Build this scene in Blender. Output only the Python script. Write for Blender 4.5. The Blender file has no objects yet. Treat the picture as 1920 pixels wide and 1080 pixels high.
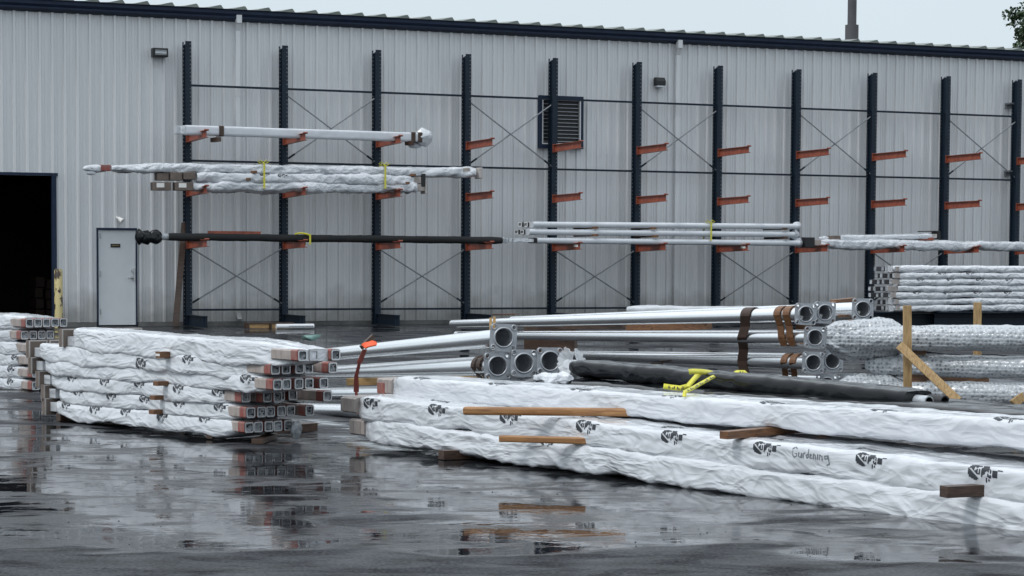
import bpy, bmesh, math, random
from mathutils import Vector, Matrix, noise
from mathutils.geometry import delaunay_2d_cdt
random.seed(7)
C = bpy.context.scene
# ------------------------------------------------------------------ camera
F, CY, PITCH, ROLL, HC = 4107.0, 720.0, .0573, -.0056, 1.95      # 77 mm equivalent phone lens
cam = bpy.data.cameras.new('camera'); co = bpy.data.objects.new('camera', cam); C.collection.objects.link(co)
cam.sensor_width = 36; cam.lens = F / 1920 * 36; cam.shift_y = (CY - 540) / 1920
cam.clip_start = .1; cam.clip_end = 3000
co.matrix_world = Matrix.Translation((0, 0, HC)) @ Matrix.Rotation(math.pi / 2 - PITCH, 4, 'X') @ Matrix.Rotation(-ROLL, 4, 'Z')
C.camera = co
# ------------------------------------------------------------------ sky, sun, exposure
SUN_EL, SUN_AZ = math.radians(52), math.radians(238)
wd = bpy.data.worlds.new('World'); C.world = wd; wd.use_nodes = True
nt = wd.node_tree; nt.nodes.clear()
def N(t, x, **k):
    n = t.nodes.new(x)
    for a, b in k.items():
        if a.startswith('i_'): n.inputs[int(a[2:])].default_value = b
        else: setattr(n, a, b)
    return n
sky = N(nt, 'ShaderNodeTexSky', sky_type='NISHITA', sun_disc=False, sun_elevation=SUN_EL, sun_rotation=SUN_AZ, air_density=1.0, dust_density=3.0, ozone_density=1.0)
tc = N(nt, 'ShaderNodeTexCoord'); sx = N(nt, 'ShaderNodeSeparateXYZ'); nt.links.new(tc.outputs['Generated'], sx.inputs[0])
ramp = N(nt, 'ShaderNodeValToRGB')                     # overcast dome: zenith brighter than the horizon
ramp.color_ramp.elements[0].position = 0.0; ramp.color_ramp.elements[0].color = (.60, .69, .75, 1)
ramp.color_ramp.elements[1].position = .9; ramp.color_ramp.elements[1].color = (1.18, 1.26, 1.34, 1)
e = ramp.color_ramp.elements.new(.22); e.color = (.69, .775, .835, 1)
nt.links.new(sx.outputs['Z'], ramp.inputs[0])
sc = N(nt, 'ShaderNodeVectorMath', operation='SCALE'); sc.inputs['Scale'].default_value = 12.0
nt.links.new(ramp.outputs[0], sc.inputs[0])
cl = N(nt, 'ShaderNodeTexNoise'); cl.inputs['Scale'].default_value = 2.2; cl.inputs['Detail'].default_value = 3
nt.links.new(tc.outputs['Generated'], cl.inputs['Vector'])
cm = N(nt, 'ShaderNodeMapRange'); cm.inputs[1].default_value = .3; cm.inputs[2].default_value = .7; cm.inputs[3].default_value = .93; cm.inputs[4].default_value = 1.06
nt.links.new(cl.outputs['Fac'], cm.inputs[0])
sc2 = N(nt, 'ShaderNodeVectorMath', operation='SCALE'); nt.links.new(sc.outputs[0], sc2.inputs[0]); nt.links.new(cm.outputs[0], sc2.inputs['Scale'])
mx = N(nt, 'ShaderNodeMix', data_type='RGBA'); mx.inputs[0].default_value = .88
nt.links.new(sky.outputs[0], mx.inputs[6]); nt.links.new(sc2.outputs[0], mx.inputs[7])
bg = N(nt, 'ShaderNodeBackground'); bg.inputs[1].default_value = .10
nt.links.new(mx.outputs[2], bg.inputs[0])
wo = N(nt, 'ShaderNodeOutputWorld'); nt.links.new(bg.outputs[0], wo.inputs[0])
sl = bpy.data.lights.new('sun', 'SUN'); sl.energy = 1.4; sl.angle = math.radians(11); sl.color = (1, .99, .97)
so = bpy.data.objects.new('sun', sl); C.collection.objects.link(so)
sd = Vector((math.sin(SUN_AZ) * math.cos(SUN_EL), math.cos(SUN_AZ) * math.cos(SUN_EL), math.sin(SUN_EL)))
so.rotation_euler = sd.to_track_quat('Z', 'Y').to_euler()
C.view_settings.view_transform = 'Standard'; C.view_settings.look = 'None'
C.view_settings.exposure = 0.0; C.view_settings.gamma = 1.0
# ------------------------------------------------------------------ layout helpers
def ray(px, py):
    a, b = (px - 960) / F, (CY - py) / F
    cr, sr = math.cos(ROLL), math.sin(ROLL)
    a, b = a * cr + b * sr, -a * sr + b * cr
    c, s = math.cos(PITCH), math.sin(PITCH)
    return Vector((a, c + s * b, -s + c * b))
CAMP = Vector((0, 0, HC))
def P(px, py, Y): r = ray(px, py); return CAMP + r * (Y / r.y)
def G(px, py, z): r = ray(px, py); return CAMP + r * ((z - HC) / r.z)
def proj(p):
    q = p - CAMP; c, s = math.cos(PITCH), math.sin(PITCH)
    d = q.y * c - q.z * s; u = q.y * s + q.z * c; a, b = q.x / d, u / d
    cr, sr = math.cos(ROLL), math.sin(ROLL)
    return 960 + F * (a * cr - b * sr), CY - F * (a * sr + b * cr)
YAW = .4146; R0 = Vector((-6.8546, 46.4534, 0)); BAY = 2.13
WT = Vector((math.cos(YAW), math.sin(YAW), 0)); WN = Vector((math.sin(YAW), -math.cos(YAW), 0)); UP = Vector((0, 0, 1))
ZW = HC - 1.48                        # ground level along the wall
WALL = -.42                           # wall face, behind the rack columns
def wp(s, off, z): return R0 + WT * s + WN * off + UP * z
def W(px, py, off):                   # pixel -> point of the vertical plane `off` metres in front of the rack line
    r = ray(px, py); o = R0 + WN * off - CAMP
    return CAMP + r * (o.dot(WN) / r.dot(WN))
def WS(px, py, off): p = W(px, py, off) - R0; return p.dot(WT), p.z
def ground_z(d):                      # d = metres in front of the rack line
    t = min(1, max(0, (d + .5) / 21.5)); return ZW * (1 - t * t * (3 - 2 * t))
def gz(p): return ground_z((p - R0).dot(WN))
# ------------------------------------------------------------------ mesh builder
class MB:
    def __init__(s): s.v = []; s.f = []; s.m = []; s.sm = []
    def add(s, vs, fs, mi=0, smooth=False):
        o = len(s.v); s.v += [Vector(v) for v in vs]
        for f in fs: s.f.append([i + o for i in f]); s.m.append(mi); s.sm.append(smooth)
    def box(s, c, x, y, z, mi=0):     # centre + three half-axis vectors
        c, x, y, z = map(Vector, (c, x, y, z))
        if x.cross(y).dot(z) < 0: x = -x
        vs = [c + x * i + y * j + z * k for k in (-1, 1) for j in (-1, 1) for i in (-1, 1)]
        s.add(vs, [(0, 2, 3, 1), (4, 5, 7, 6), (0, 1, 5, 4), (2, 6, 7, 3), (0, 4, 6, 2), (1, 3, 7, 5)], mi)
    def ab(s, lo, hi, mi=0):
        lo, hi = Vector(lo), Vector(hi); h = (hi - lo) / 2
        s.box((lo + hi) / 2, (h.x, 0, 0), (0, h.y, 0), (0, 0, h.z), mi)
    def wb(s, s0, s1, o0, o1, z0, z1, mi=0):   # box in wall coordinates
        s.box(wp((s0 + s1) / 2, (o0 + o1) / 2, (z0 + z1) / 2), WT * (s1 - s0) / 2, WN * (o1 - o0) / 2, UP * (z1 - z0) / 2, mi)
    def beam(s, p, q, w, h, mi=0, up=UP):
        p, q = Vector(p), Vector(q); a = (q - p).normalized(); c = a.cross(up).normalized(); u = c.cross(a)
        s.box((p + q) / 2, (q - p) / 2, c * w / 2, u * h / 2, mi)
    def tube(s, pts, r, n=12, mi=0, cap=True, smooth=True):
        pts = [Vector(p) for p in pts]
        if not isinstance(r, (list, tuple)): r = [r] * len(pts)
        rings = []; ref = None
        for i, p in enumerate(pts):
            a = (pts[min(i + 1, len(pts) - 1)] - pts[max(i - 1, 0)]).normalized()
            if ref is None: ref = UP if abs(a.z) < .9 else Vector((1, 0, 0))
            c = a.cross(ref).normalized(); u = c.cross(a)
            rings.append([p + (c * math.cos(t) + u * math.sin(t)) * r[i] for t in [2 * math.pi * k / n for k in range(n)]])
        vs = [v for g in rings for v in g]
        fs = [(i * n + k, i * n + (k + 1) % n, (i + 1) * n + (k + 1) % n, (i + 1) * n + k) for i in range(len(pts) - 1) for k in range(n)]
        s.add(vs, fs, mi, smooth)
        if cap:
            s.add(rings[0], [list(range(n))[::-1]], mi); s.add(rings[-1], [list(range(n))], mi)
    def loft(s, rings, mi=0, closed=True, cap=False, smooth=True):
        n = len(rings[0]); vs = [v for g in rings for v in g]
        k1 = n if closed else n - 1
        s.add(vs, [(i * n + k, i * n + (k + 1) % n, (i + 1) * n + (k + 1) % n, (i + 1) * n + k) for i in range(len(rings) - 1) for k in range(k1)], mi, smooth)
        if cap: s.add(rings[0], [list(range(n))[::-1]], mi); s.add(rings[-1], [list(range(n))], mi)
    def build(s, name, mats, parent=None, loc=None, bevel=0, solid=0):
        if not isinstance(mats, (list, tuple)): mats = [mats]
        if parent is not None:
            o = parent; loc = Vector((0, 0, 0))
            while o: loc += o.location; o = o.parent
        elif loc is None: 
            loc = Vector((sum(v.x for v in s.v) / len(s.v), sum(v.y for v in s.v) / len(s.v), min(v.z for v in s.v)))
        me = bpy.data.meshes.new(name); me.from_pydata([v - loc for v in s.v], [], s.f)
        for m in mats: me.materials.append(m)
        me.polygons.foreach_set('material_index', s.m); me.polygons.foreach_set('use_smooth', s.sm); me.update()
        ob = bpy.data.objects.new(name, me); C.collection.objects.link(ob)
        if parent is not None: ob.parent = parent
        else: ob.location = loc
        if solid: md = ob.modifiers.new('solid', 'SOLIDIFY'); md.thickness = solid; md.offset = 0
        if bevel: md = ob.modifiers.new('bevel', 'BEVEL'); md.width = bevel; md.segments = 2; md.limit_method = 'ANGLE'
        return ob
def tag(o, label=None, cat=None, group=None, kind=None):
    for k, v in (('label', label), ('category', cat), ('group', group), ('kind', kind)):
        if v: o[k] = v
    return o
def thing(name, label, cat, loc, group=None):
    o = bpy.data.objects.new(name, None); o.location = loc; o.empty_display_size = .2; C.collection.objects.link(o)
    return tag(o, label, cat, group)
# ------------------------------------------------------------------ materials
MT = {}
def mat(name, col, rough=.5, metal=0, var=0, vscale=4, bump=0, bscale=30, spec=.5, stretch=(1, 1, 1), col2=None, detail=4, bdist=.01, coat=0, ridged=0):
    m = bpy.data.materials.new(name); m.use_nodes = True; t = m.node_tree; b = t.nodes['Principled BSDF']
    b.inputs['Roughness'].default_value = rough; b.inputs['Metallic'].default_value = metal
    b.inputs['Base Color'].default_value = (*col, 1); b.inputs['Specular IOR Level'].default_value = spec
    if coat: b.inputs['Coat Weight'].default_value = coat; b.inputs['Coat Roughness'].default_value = .16
    tcn = N(t, 'ShaderNodeTexCoord'); mp = N(t, 'ShaderNodeMapping'); mp.inputs['Scale'].default_value = stretch
    if ridged: mp.vector_type = 'TEXTURE'; mp.inputs['Rotation'].default_value = (0, 0, math.radians(-50)); mp.inputs['Scale'].default_value = (2.8, 1, 1)
    t.links.new(tcn.outputs['Object'], mp.inputs[0])
    if var or col2:
        n = N(t, 'ShaderNodeTexNoise'); n.inputs['Scale'].default_value = vscale; n.inputs['Detail'].default_value = detail; n.inputs['Roughness'].default_value = .6
        t.links.new(mp.outputs[0], n.inputs['Vector'])
        r = N(t, 'ShaderNodeMapRange'); r.inputs[1].default_value = .32; r.inputs[2].default_value = .68; t.links.new(n.outputs['Fac'], r.inputs[0])
        mxn = N(t, 'ShaderNodeMix', data_type='RGBA'); c2 = col2 or tuple(c * (1 - var) for c in col)
        mxn.inputs[6].default_value = (*col, 1); mxn.inputs[7].default_value = (*c2, 1)
        t.links.new(r.outputs[0], mxn.inputs[0]); t.links.new(mxn.outputs[2], b.inputs['Base Color'])
    if bump:
        n2 = N(t, 'ShaderNodeTexNoise'); n2.inputs['Scale'].default_value = bscale; n2.inputs['Detail'].default_value = 3
        if ridged: n2.noise_type = 'RIDGED_MULTIFRACTAL'; n2.inputs['Distortion'].default_value = .5; n2.inputs['Detail'].default_value = 2.5
        t.links.new(mp.outputs[0], n2.inputs['Vector'])
        bp = N(t, 'ShaderNodeBump'); bp.inputs['Strength'].default_value = bump; bp.inputs['Distance'].default_value = bdist
        if ridged:                                   # creased sheet: warped cells at two sizes
            dn = N(t, 'ShaderNodeTexNoise'); dn.inputs['Scale'].default_value = bscale * .35; dn.inputs['Detail'].default_value = 2; t.links.new(mp.outputs[0], dn.inputs['Vector'])
            dv = N(t, 'ShaderNodeVectorMath', operation='MULTIPLY_ADD'); dv.inputs[1].default_value = (.35, .35, .35); t.links.new(dn.outputs['Color'], dv.inputs[0]); t.links.new(mp.outputs[0], dv.inputs[2])
            hs = []
            for sc_ in (bscale, bscale * 2.3):
                v_ = N(t, 'ShaderNodeTexVoronoi'); v_.inputs['Scale'].default_value = sc_; t.links.new(dv.outputs[0], v_.inputs['Vector']); hs.append(v_)
            hm = N(t, 'ShaderNodeMath', operation='MULTIPLY_ADD'); hm.inputs[1].default_value = .45; t.links.new(hs[1].outputs['Distance'], hm.inputs[0]); t.links.new(hs[0].outputs['Distance'], hm.inputs[2])
            t.links.new(hm.outputs[0], bp.inputs['Height'])
        else: t.links.new(n2.outputs['Fac'], bp.inputs['Height'])
        t.links.new(bp.outputs[0], b.inputs['Normal'])
    MT[name] = m; return m
mat('wall_metal', (.665, .680, .692), .42, 0, .07, .9, .02, 6, stretch=(1, 1, .25), coat=.1)
mat('wall_concrete', (.16, .16, .155), .8, 0, .5, 3, .4, 30)
mat('navy_trim', (.011, .024, .056), .55, 0, .3, 5, spec=.3)
mat('rack_navy', (.008, .018, .033), .5, 0, .3, 6, spec=.3)
mat('rack_red', (.34, .088, .045), .55, 0, 0, 9, .1, 40, col2=(.19, .045, .026), coat=.15)
mat('rod_zinc', (.26, .28, .30), .45, .3, .3, 20)
mat('roof_metal', (.20, .225, .205), .45, .3, .3, 2)
mat('inside_shade', (.010, .011, .013), .8)  # near-black colour stands in for the shade indoors
mat('door_paint', (.63, .66, .68), .4, 0, .08, 2)
mat('black_plastic', (.008, .009, .010), .45, 0, .2, 10)
mat('lamp_glass', (.45, .48, .5), .12, .3)
mat('brass', (.35, .27, .12), .4, .6)
mat('chrome', (.5, .5, .5), .25, 1)
mat('film_white', (.615, .64, .675), .24, 0, .06, 3, .75, 9.5, bdist=.026, coat=.7, ridged=1)
mat('smooth_wrap', (.64, .67, .71), .3, 0, .12, 5, .15, 20, coat=.15)
mat('film_grey', (.55, .58, .61), .34, 0, .25, 5, .7, 8, bdist=.02, coat=.2, ridged=1)  # greyer, more mottled film
mat('film_clear', (.16, .18, .20), .22, 0, 0, 14, .5, 20, col2=(.52, .55, .58), coat=.4, ridged=1)
mat('print_black', (.028, .034, .042), .45)
mat('marker_grey', (.16, .18, .20), .5)
mat('cardboard', (.17, .135, .115), .75, 0, .35, 6, .2, 30)
mat('cardboard_edge', (.50, .47, .45), .75, 0, .3, 8)
mat('tape_beige', (.42, .37, .345), .55, 0, .35, 14, .15, 40, stretch=(1, 1, .3))
mat('tape_red', (.24, .034, .026), .5, 0, 0, 12, .1, 40, stretch=(1, 1, .5), col2=(.26, .15, .13))
mat('tube_edge', (.62, .64, .66), .4, .2, .3, 20)
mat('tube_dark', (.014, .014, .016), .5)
mat('label_white', (.75, .75, .73), .6)
mat('alu', (.95, .96, .97), .25, 1, .04, 2, .03, 60, stretch=(1, 1, 1))
mat('alu_cast', (.42, .44, .47), .42, .6, .25, 14, .25, 60, bdist=.003)
mat('film_black', (.004, .005, .007), .17, 0, .3, 4, .6, 5, bdist=.012, ridged=1, spec=.4)
mat('black_foam', (.010, .011, .012), .8, 0, .3, 8, .4, 30)
mat('rubber_brown', (.060, .034, .024), .55, 0, .35, 12, .2, 40)
mat('strap_yellow', (.66, .62, .06), .5, 0, .12, 20)
mat('ribbon_orange', (.78, .10, .025), .5)
mat('ribbon_red', (.30, .07, .055), .55, 0, .4, 20)
mat('teal_film', (.16, .30, .27), .4, 0, .3, 6)
mat('pvc', (.66, .68, .70), .35)
mat('leaf', (.035, .070, .026), .5, 0, .5, 2)
mat('bark', (.06, .045, .035), .9, 0, .4, 8, .4, 20)
mat('stack_grey', (.085, .085, .092), .55, .2, .2, 3)
def wood(name, c1, c2, rough, grain=(.35, .9, 4.5)):
    m = mat(name, c1, rough); t = m.node_tree; b = t.nodes['Principled BSDF']
    tcn = N(t, 'ShaderNodeTexCoord'); w = N(t, 'ShaderNodeTexNoise'); w.inputs['Scale'].default_value = 9; w.inputs['Detail'].default_value = 6; w.inputs['Distortion'].default_value = 1.3
    mp = N(t, 'ShaderNodeMapping'); mp.inputs['Scale'].default_value = grain; t.links.new(tcn.outputs['Object'], mp.inputs[0]); t.links.new(mp.outputs[0], w.inputs[0])
    k = N(t, 'ShaderNodeTexVoronoi'); k.inputs['Scale'].default_value = 3.2; t.links.new(tcn.outputs['Object'], k.inputs[0])
    kr = N(t, 'ShaderNodeMapRange'); kr.inputs[1].default_value = .03; kr.inputs[2].default_value = .12; kr.inputs[3].default_value = .35; kr.inputs[4].default_value = 1; t.links.new(k.outputs['Distance'], kr.inputs[0])
    r = N(t, 'ShaderNodeValToRGB'); r.color_ramp.elements[0].color = (*c2, 1); r.color_ramp.elements[1].color = (*c1, 1)
    r.color_ramp.elements[0].position = .36; r.color_ramp.elements[1].position = .6; t.links.new(w.outputs['Fac'], r.inputs[0])
    mu = N(t, 'ShaderNodeVectorMath', operation='SCALE'); t.links.new(r.outputs[0], mu.inputs[0]); t.links.new(kr.outputs[0], mu.inputs['Scale'])
    t.links.new(mu.outputs[0], b.inputs['Base Color'])
    bp = N(t, 'ShaderNodeBump'); bp.inputs['Strength'].default_value = .3; bp.inputs['Distance'].default_value = .004; t.links.new(w.outputs['Fac'], bp.inputs['Height']); t.links.new(bp.outputs[0], b.inputs['Normal'])
wood('wood_fresh', (.52, .34, .15), (.33, .19, .075), .6)
wood('wood_post', (.46, .31, .145), (.27, .165, .07), .6, (4.5, 4.5, .45))
wood('wood_orange', (.36, .185, .07), (.22, .10, .04), .45)
wood('wood_wet', (.20, .095, .042), (.10, .045, .02), .42)
wood('wood_dark', (.075, .042, .027), (.035, .02, .014), .4)
# bollard paint with rust patches
m = mat('bollard_yellow', (.52, .44, .22), .5); t = m.node_tree; b = t.nodes['Principled BSDF']
tcn = N(t, 'ShaderNodeTexCoord'); n = N(t, 'ShaderNodeTexNoise'); n.inputs['Scale'].default_value = 9; n.inputs['Detail'].default_value = 5
mp = N(t, 'ShaderNodeMapping'); mp.inputs['Scale'].default_value = (1, 1, .5); t.links.new(tcn.outputs['Object'], mp.inputs[0]); t.links.new(mp.outputs[0], n.inputs[0])
r = N(t, 'ShaderNodeValToRGB'); r.color_ramp.elements[0].position = .53; r.color_ramp.elements[0].color = (.55, .46, .22, 1); r.color_ramp.elements[1].position = .56; r.color_ramp.elements[1].color = (.05, .035, .025, 1)
t.links.new(n.outputs['Fac'], r.inputs[0]); t.links.new(r.outputs[0], b.inputs['Base Color'])
# bubble wrap: rows of small blisters
m = mat('bubble_wrap', (.62, .65, .68), .22, 0, coat=.4); t = m.node_tree; b = t.nodes['Principled BSDF']
tcn = N(t, 'ShaderNodeTexCoord'); v = N(t, 'ShaderNodeTexVoronoi'); v.inputs['Scale'].default_value = 22; v.inputs['Randomness'].default_value = .35
t.links.new(tcn.outputs['Object'], v.inputs[0])
r = N(t, 'ShaderNodeValToRGB'); r.color_ramp.elements[0].position = .24; r.color_ramp.elements[0].color = (.16, .175, .19, 1); r.color_ramp.elements[1].position = .46; r.color_ramp.elements[1].color = (.46, .49, .52, 1)
t.links.new(v.outputs['Distance'], r.inputs[0])
n = N(t, 'ShaderNodeTexNoise'); n.inputs['Scale'].default_value = 2.6; n.inputs['Detail'].default_value = 4; t.links.new(tcn.outputs['Object'], n.inputs[0])
mr = N(t, 'ShaderNodeMapRange'); mr.inputs[1].default_value = .38; mr.inputs[2].default_value = .62; t.links.new(n.outputs['Fac'], mr.inputs[0])
mxx = N(t, 'ShaderNodeMix', data_type='RGBA'); mxx.inputs[7].default_value = (.42, .45, .48, 1); t.links.new(r.outputs[0], mxx.inputs[6])
ms = N(t, 'ShaderNodeMath', operation='MULTIPLY'); ms.inputs[1].default_value = .65; t.links.new(mr.outputs[0], ms.inputs[0]); t.links.new(ms.outputs[0], mxx.inputs[0])
t.links.new(mxx.outputs[2], b.inputs['Base Color'])
bp = N(t, 'ShaderNodeBump'); bp.inputs['Strength'].default_value = .8; bp.inputs['Distance'].default_value = .02; bp.invert = True
t.links.new(v.outputs['Distance'], bp.inputs['Height']); t.links.new(bp.outputs[0], b.inputs['Normal'])
# thin see-through film
m = mat('film_thin', (.80, .83, .86), .12, spec=.6, coat=.5); m.node_tree.nodes['Principled BSDF'].inputs['Alpha'].default_value = .42
# dirt low on the wall sheet
m = MT['wall_metal']; t = m.node_tree; b = t.nodes['Principled BSDF']
geo = N(t, 'ShaderNodeNewGeometry'); sxz = N(t, 'ShaderNodeSeparateXYZ'); t.links.new(geo.outputs['Position'], sxz.inputs[0])
nz = N(t, 'ShaderNodeTexNoise'); nz.inputs['Scale'].default_value = 2.5; nz.inputs['Detail'].default_value = 6; t.links.new(geo.outputs['Position'], nz.inputs[0])
ad = N(t, 'ShaderNodeMath', operation='MULTIPLY_ADD'); ad.inputs[1].default_value = -.9; t.links.new(nz.outputs['Fac'], ad.inputs[0]); t.links.new(sxz.outputs['Z'], ad.inputs[2])
mr = N(t, 'ShaderNodeMapRange'); mr.inputs[1].default_value = ZW - .25; mr.inputs[2].default_value = ZW + .35; mr.inputs[3].default_value = .6; mr.inputs[4].default_value = 0
t.links.new(ad.outputs[0], mr.inputs[0])
old = b.inputs['Base Color'].links[0].from_socket
mm = N(t, 'ShaderNodeMix', data_type='RGBA'); mm.inputs[7].default_value = (.17, .16, .145, 1); t.links.new(mr.outputs[0], mm.inputs[0]); t.links.new(old, mm.inputs[6]); t.links.new(mm.outputs[2], b.inputs['Base Color'])
# wet asphalt
m = bpy.data.materials.new('wet_asphalt'); m.use_nodes = True; MT['wet_asphalt'] = m; t = m.node_tree; b = t.nodes['Principled BSDF']
geo = N(t, 'ShaderNodeNewGeometry')
mp = N(t, 'ShaderNodeMapping'); mp.inputs['Rotation'].default_value = (0, 0, math.radians(-8)); mp.inputs['Scale'].default_value = (.7, 1.15, 1); t.links.new(geo.outputs['Position'], mp.inputs[0])
n1 = N(t, 'ShaderNodeTexNoise'); n1.inputs['Scale'].default_value = .8; n1.inputs['Detail'].default_value = 5; n1.inputs['Roughness'].default_value = .55; n1.inputs['Distortion'].default_value = .4
t.links.new(mp.outputs[0], n1.inputs[0])
sy = N(t, 'ShaderNodeSeparateXYZ'); t.links.new(geo.outputs['Position'], sy.inputs[0])
# shallow basin of standing water between about 14.3 m and 24 m in front of the camera
d1 = N(t, 'ShaderNodeMapRange', interpolation_type='SMOOTHSTEP'); d1.inputs[1].default_value = 13.3; d1.inputs[2].default_value = 15.2; d1.inputs[3].default_value = -.22; d1.inputs[4].default_value = .17; t.links.new(sy.outputs['Y'], d1.inputs[0])
d2 = N(t, 'ShaderNodeMapRange', interpolation_type='SMOOTHSTEP'); d2.inputs[1].default_value = 20; d2.inputs[2].default_value = 28; d2.inputs[3].default_value = 0; d2.inputs[4].default_value = -.12; t.links.new(sy.outputs['Y'], d2.inputs[0])
aa = N(t, 'ShaderNodeMath', operation='ADD'); t.links.new(n1.outputs['Fac'], aa.inputs[0]); t.links.new(d1.outputs[0], aa.inputs[1])
ab_ = N(t, 'ShaderNodeMath', operation='ADD'); t.links.new(aa.outputs[0], ab_.inputs[0]); t.links.new(d2.outputs[0], ab_.inputs[1])
pud = N(t, 'ShaderNodeMapRange', interpolation_type='SMOOTHSTEP'); pud.inputs[1].default_value = .50; pud.inputs[2].default_value = .60; t.links.new(ab_.outputs[0], pud.inputs[0])
fine = N(t, 'ShaderNodeTexNoise'); fine.inputs['Scale'].default_value = 36; fine.inputs['Detail'].default_value = 3; t.links.new(geo.outputs['Position'], fine.inputs[0])
mid = N(t, 'ShaderNodeTexNoise'); mid.inputs['Scale'].default_value = 2.2; mid.inputs['Detail'].default_value = 5; t.links.new(mp.outputs[0], mid.inputs[0])
cr = N(t, 'ShaderNodeValToRGB'); cr.color_ramp.elements[0].position = .40; cr.color_ramp.elements[0].color = (.010, .011, .013, 1); cr.color_ramp.elements[1].position = .62; cr.color_ramp.elements[1].color = (.068, .072, .080, 1)
fm = N(t, 'ShaderNodeMix', data_type='FLOAT'); fm.inputs[0].default_value = .5; t.links.new(fine.outputs['Fac'], fm.inputs[2]); t.links.new(mid.outputs['Fac'], fm.inputs[3]); t.links.new(fm.outputs[0], cr.inputs[0])
dk = N(t, 'ShaderNodeMix', data_type='RGBA'); dk.inputs[7].default_value = (.011, .012, .014, 1); t.links.new(cr.outputs[0], dk.inputs[6]); t.links.new(pud.outputs[0], dk.inputs[0]); t.links.new(dk.outputs[2], b.inputs['Base Color'])
rr = N(t, 'ShaderNodeMapRange'); rr.inputs[3].default_value = .46; rr.inputs[4].default_value = .02; t.links.new(pud.outputs[0], rr.inputs[0])
mp3 = N(t, 'ShaderNodeMapping'); mp3.inputs['Rotation'].default_value = (0, 0, math.radians(-6)); mp3.inputs['Scale'].default_value = (.8, 1.5, 1); t.links.new(geo.outputs['Position'], mp3.inputs[0])
stk = N(t, 'ShaderNodeTexNoise'); stk.inputs['Scale'].default_value = 1.3; stk.inputs['Detail'].default_value = 6; stk.inputs['Roughness'].default_value = .65; stk.inputs['Distortion'].default_value = .6; t.links.new(mp3.outputs[0], stk.inputs[0])
str_ = N(t, 'ShaderNodeMapRange'); str_.inputs[1].default_value = .50; str_.inputs[2].default_value = .60; str_.inputs[3].default_value = 0; str_.inputs[4].default_value = .30; t.links.new(stk.outputs['Fac'], str_.inputs[0])
rs = N(t, 'ShaderNodeMath', operation='ADD'); t.links.new(rr.outputs[0], rs.inputs[0]); t.links.new(str_.outputs[0], rs.inputs[1]); t.links.new(rs.outputs[0], b.inputs['Roughness'])
b.inputs['IOR'].default_value = 1.36
sp_ = N(t, 'ShaderNodeMapRange'); sp_.inputs[3].default_value = .13; sp_.inputs[4].default_value = .50; t.links.new(pud.outputs[0], sp_.inputs[0]); t.links.new(sp_.outputs[0], b.inputs['Specular IOR Level'])
bs = N(t, 'ShaderNodeMapRange'); bs.inputs[3].default_value = .8; bs.inputs[4].default_value = .0; t.links.new(pud.outputs[0], bs.inputs[0])
bp = N(t, 'ShaderNodeBump'); bp.inputs['Distance'].default_value = .014; t.links.new(fine.outputs['Fac'], bp.inputs['Height']); t.links.new(bs.outputs[0], bp.inputs['Strength'])
rip = N(t, 'ShaderNodeTexNoise'); rip.inputs['Scale'].default_value = 3.2; rip.inputs['Detail'].default_value = 4
mp2 = N(t, 'ShaderNodeMapping'); mp2.inputs['Scale'].default_value = (.9, 1.1, 1); t.links.new(geo.outputs['Position'], mp2.inputs[0]); t.links.new(mp2.outputs[0], rip.inputs[0])
bp2 = N(t, 'ShaderNodeBump'); bp2.inputs['Distance'].default_value = .02; bp2.inputs['Strength'].default_value = .10; t.links.new(rip.outputs['Fac'], bp2.inputs['Height']); t.links.new(bp.outputs[0], bp2.inputs['Normal'])
t.links.new(bp2.outputs[0], b.inputs['Normal'])
# ------------------------------------------------------------------ ground
mb = MB(); ds = [-900, -60, -12, -.5] + [x * .9 for x in range(0, 25)] + [26, 40, 90, 400]
ss = [-900, -200, -60, -20, 0, 20, 40, 80, 200, 900]
mb.add([wp(s, d, ground_z(d)) for d in ds for s in ss], [(i * 10 + j, (i + 1) * 10 + j, (i + 1) * 10 + j + 1, i * 10 + j + 1) for i in range(len(ds) - 1) for j in range(9)], 0, True)
tag(mb.build('asphalt_ground', MT['wet_asphalt'], loc=Vector((0, 0, 0))), kind='structure')
# ------------------------------------------------------------------ warehouse
sDR, zD = WS(105, 330, WALL); sDL = sDR - 5
eave0 = WS(960, 65, WALL + .25)[1]; eave1 = WS(960, 45, WALL + .25)[1]
RIB = .262; S0, S1 = -14.0, 34.0
ware = thing('warehouse', 'long light grey ribbed metal warehouse with navy eave behind the storage rack', 'warehouse', wp(0, WALL, ZW))
dl, dzt = WS(181, 431, WALL); dr, _ = WS(256, 431, WALL)
mb = MB()
prof = []; k = math.floor(S0 / RIB)
s = k * RIB + .06
while s < S1:
    prof += [(s, 0), (s + .018, .046), (s + .062, .046), (s + .084, 0), (s + .135, 0), (s + .140, .009), (s + .155, .009), (s + .160, 0), (s + .200, 0), (s + .205, .009), (s + .220, .009), (s + .225, 0)]; s += RIB
def seg(a, b, z0, z1):
    pts = [p for p in prof if a < p[0] < b]
    def at(x):
        for i in range(len(prof) - 1):
            if prof[i][0] <= x <= prof[i + 1][0]:
                f = (x - prof[i][0]) / (prof[i + 1][0] - prof[i][0] + 1e-9); return prof[i][1] * (1 - f) + prof[i + 1][1] * f
        return 0
    pts = [(a, at(a))] + pts + [(b, at(b))]
    vs = [wp(x, WALL + o, z) for x, o in pts for z in (z0, z1)]
    mb.add(vs, [(2 * i, 2 * i + 2, 2 * i + 3, 2 * i + 1) for i in range(len(pts) - 1)])
ztop = eave1 - .02; zb = ZW + .09
seg(S0, sDL, zb, ztop); seg(sDL, sDR, zD, ztop); seg(sDR, dl, zb, ztop); seg(dl, dr, dzt, ztop); seg(dr, S1, zb, ztop)
mb.build('wall', MT['wall_metal'], ware)
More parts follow.
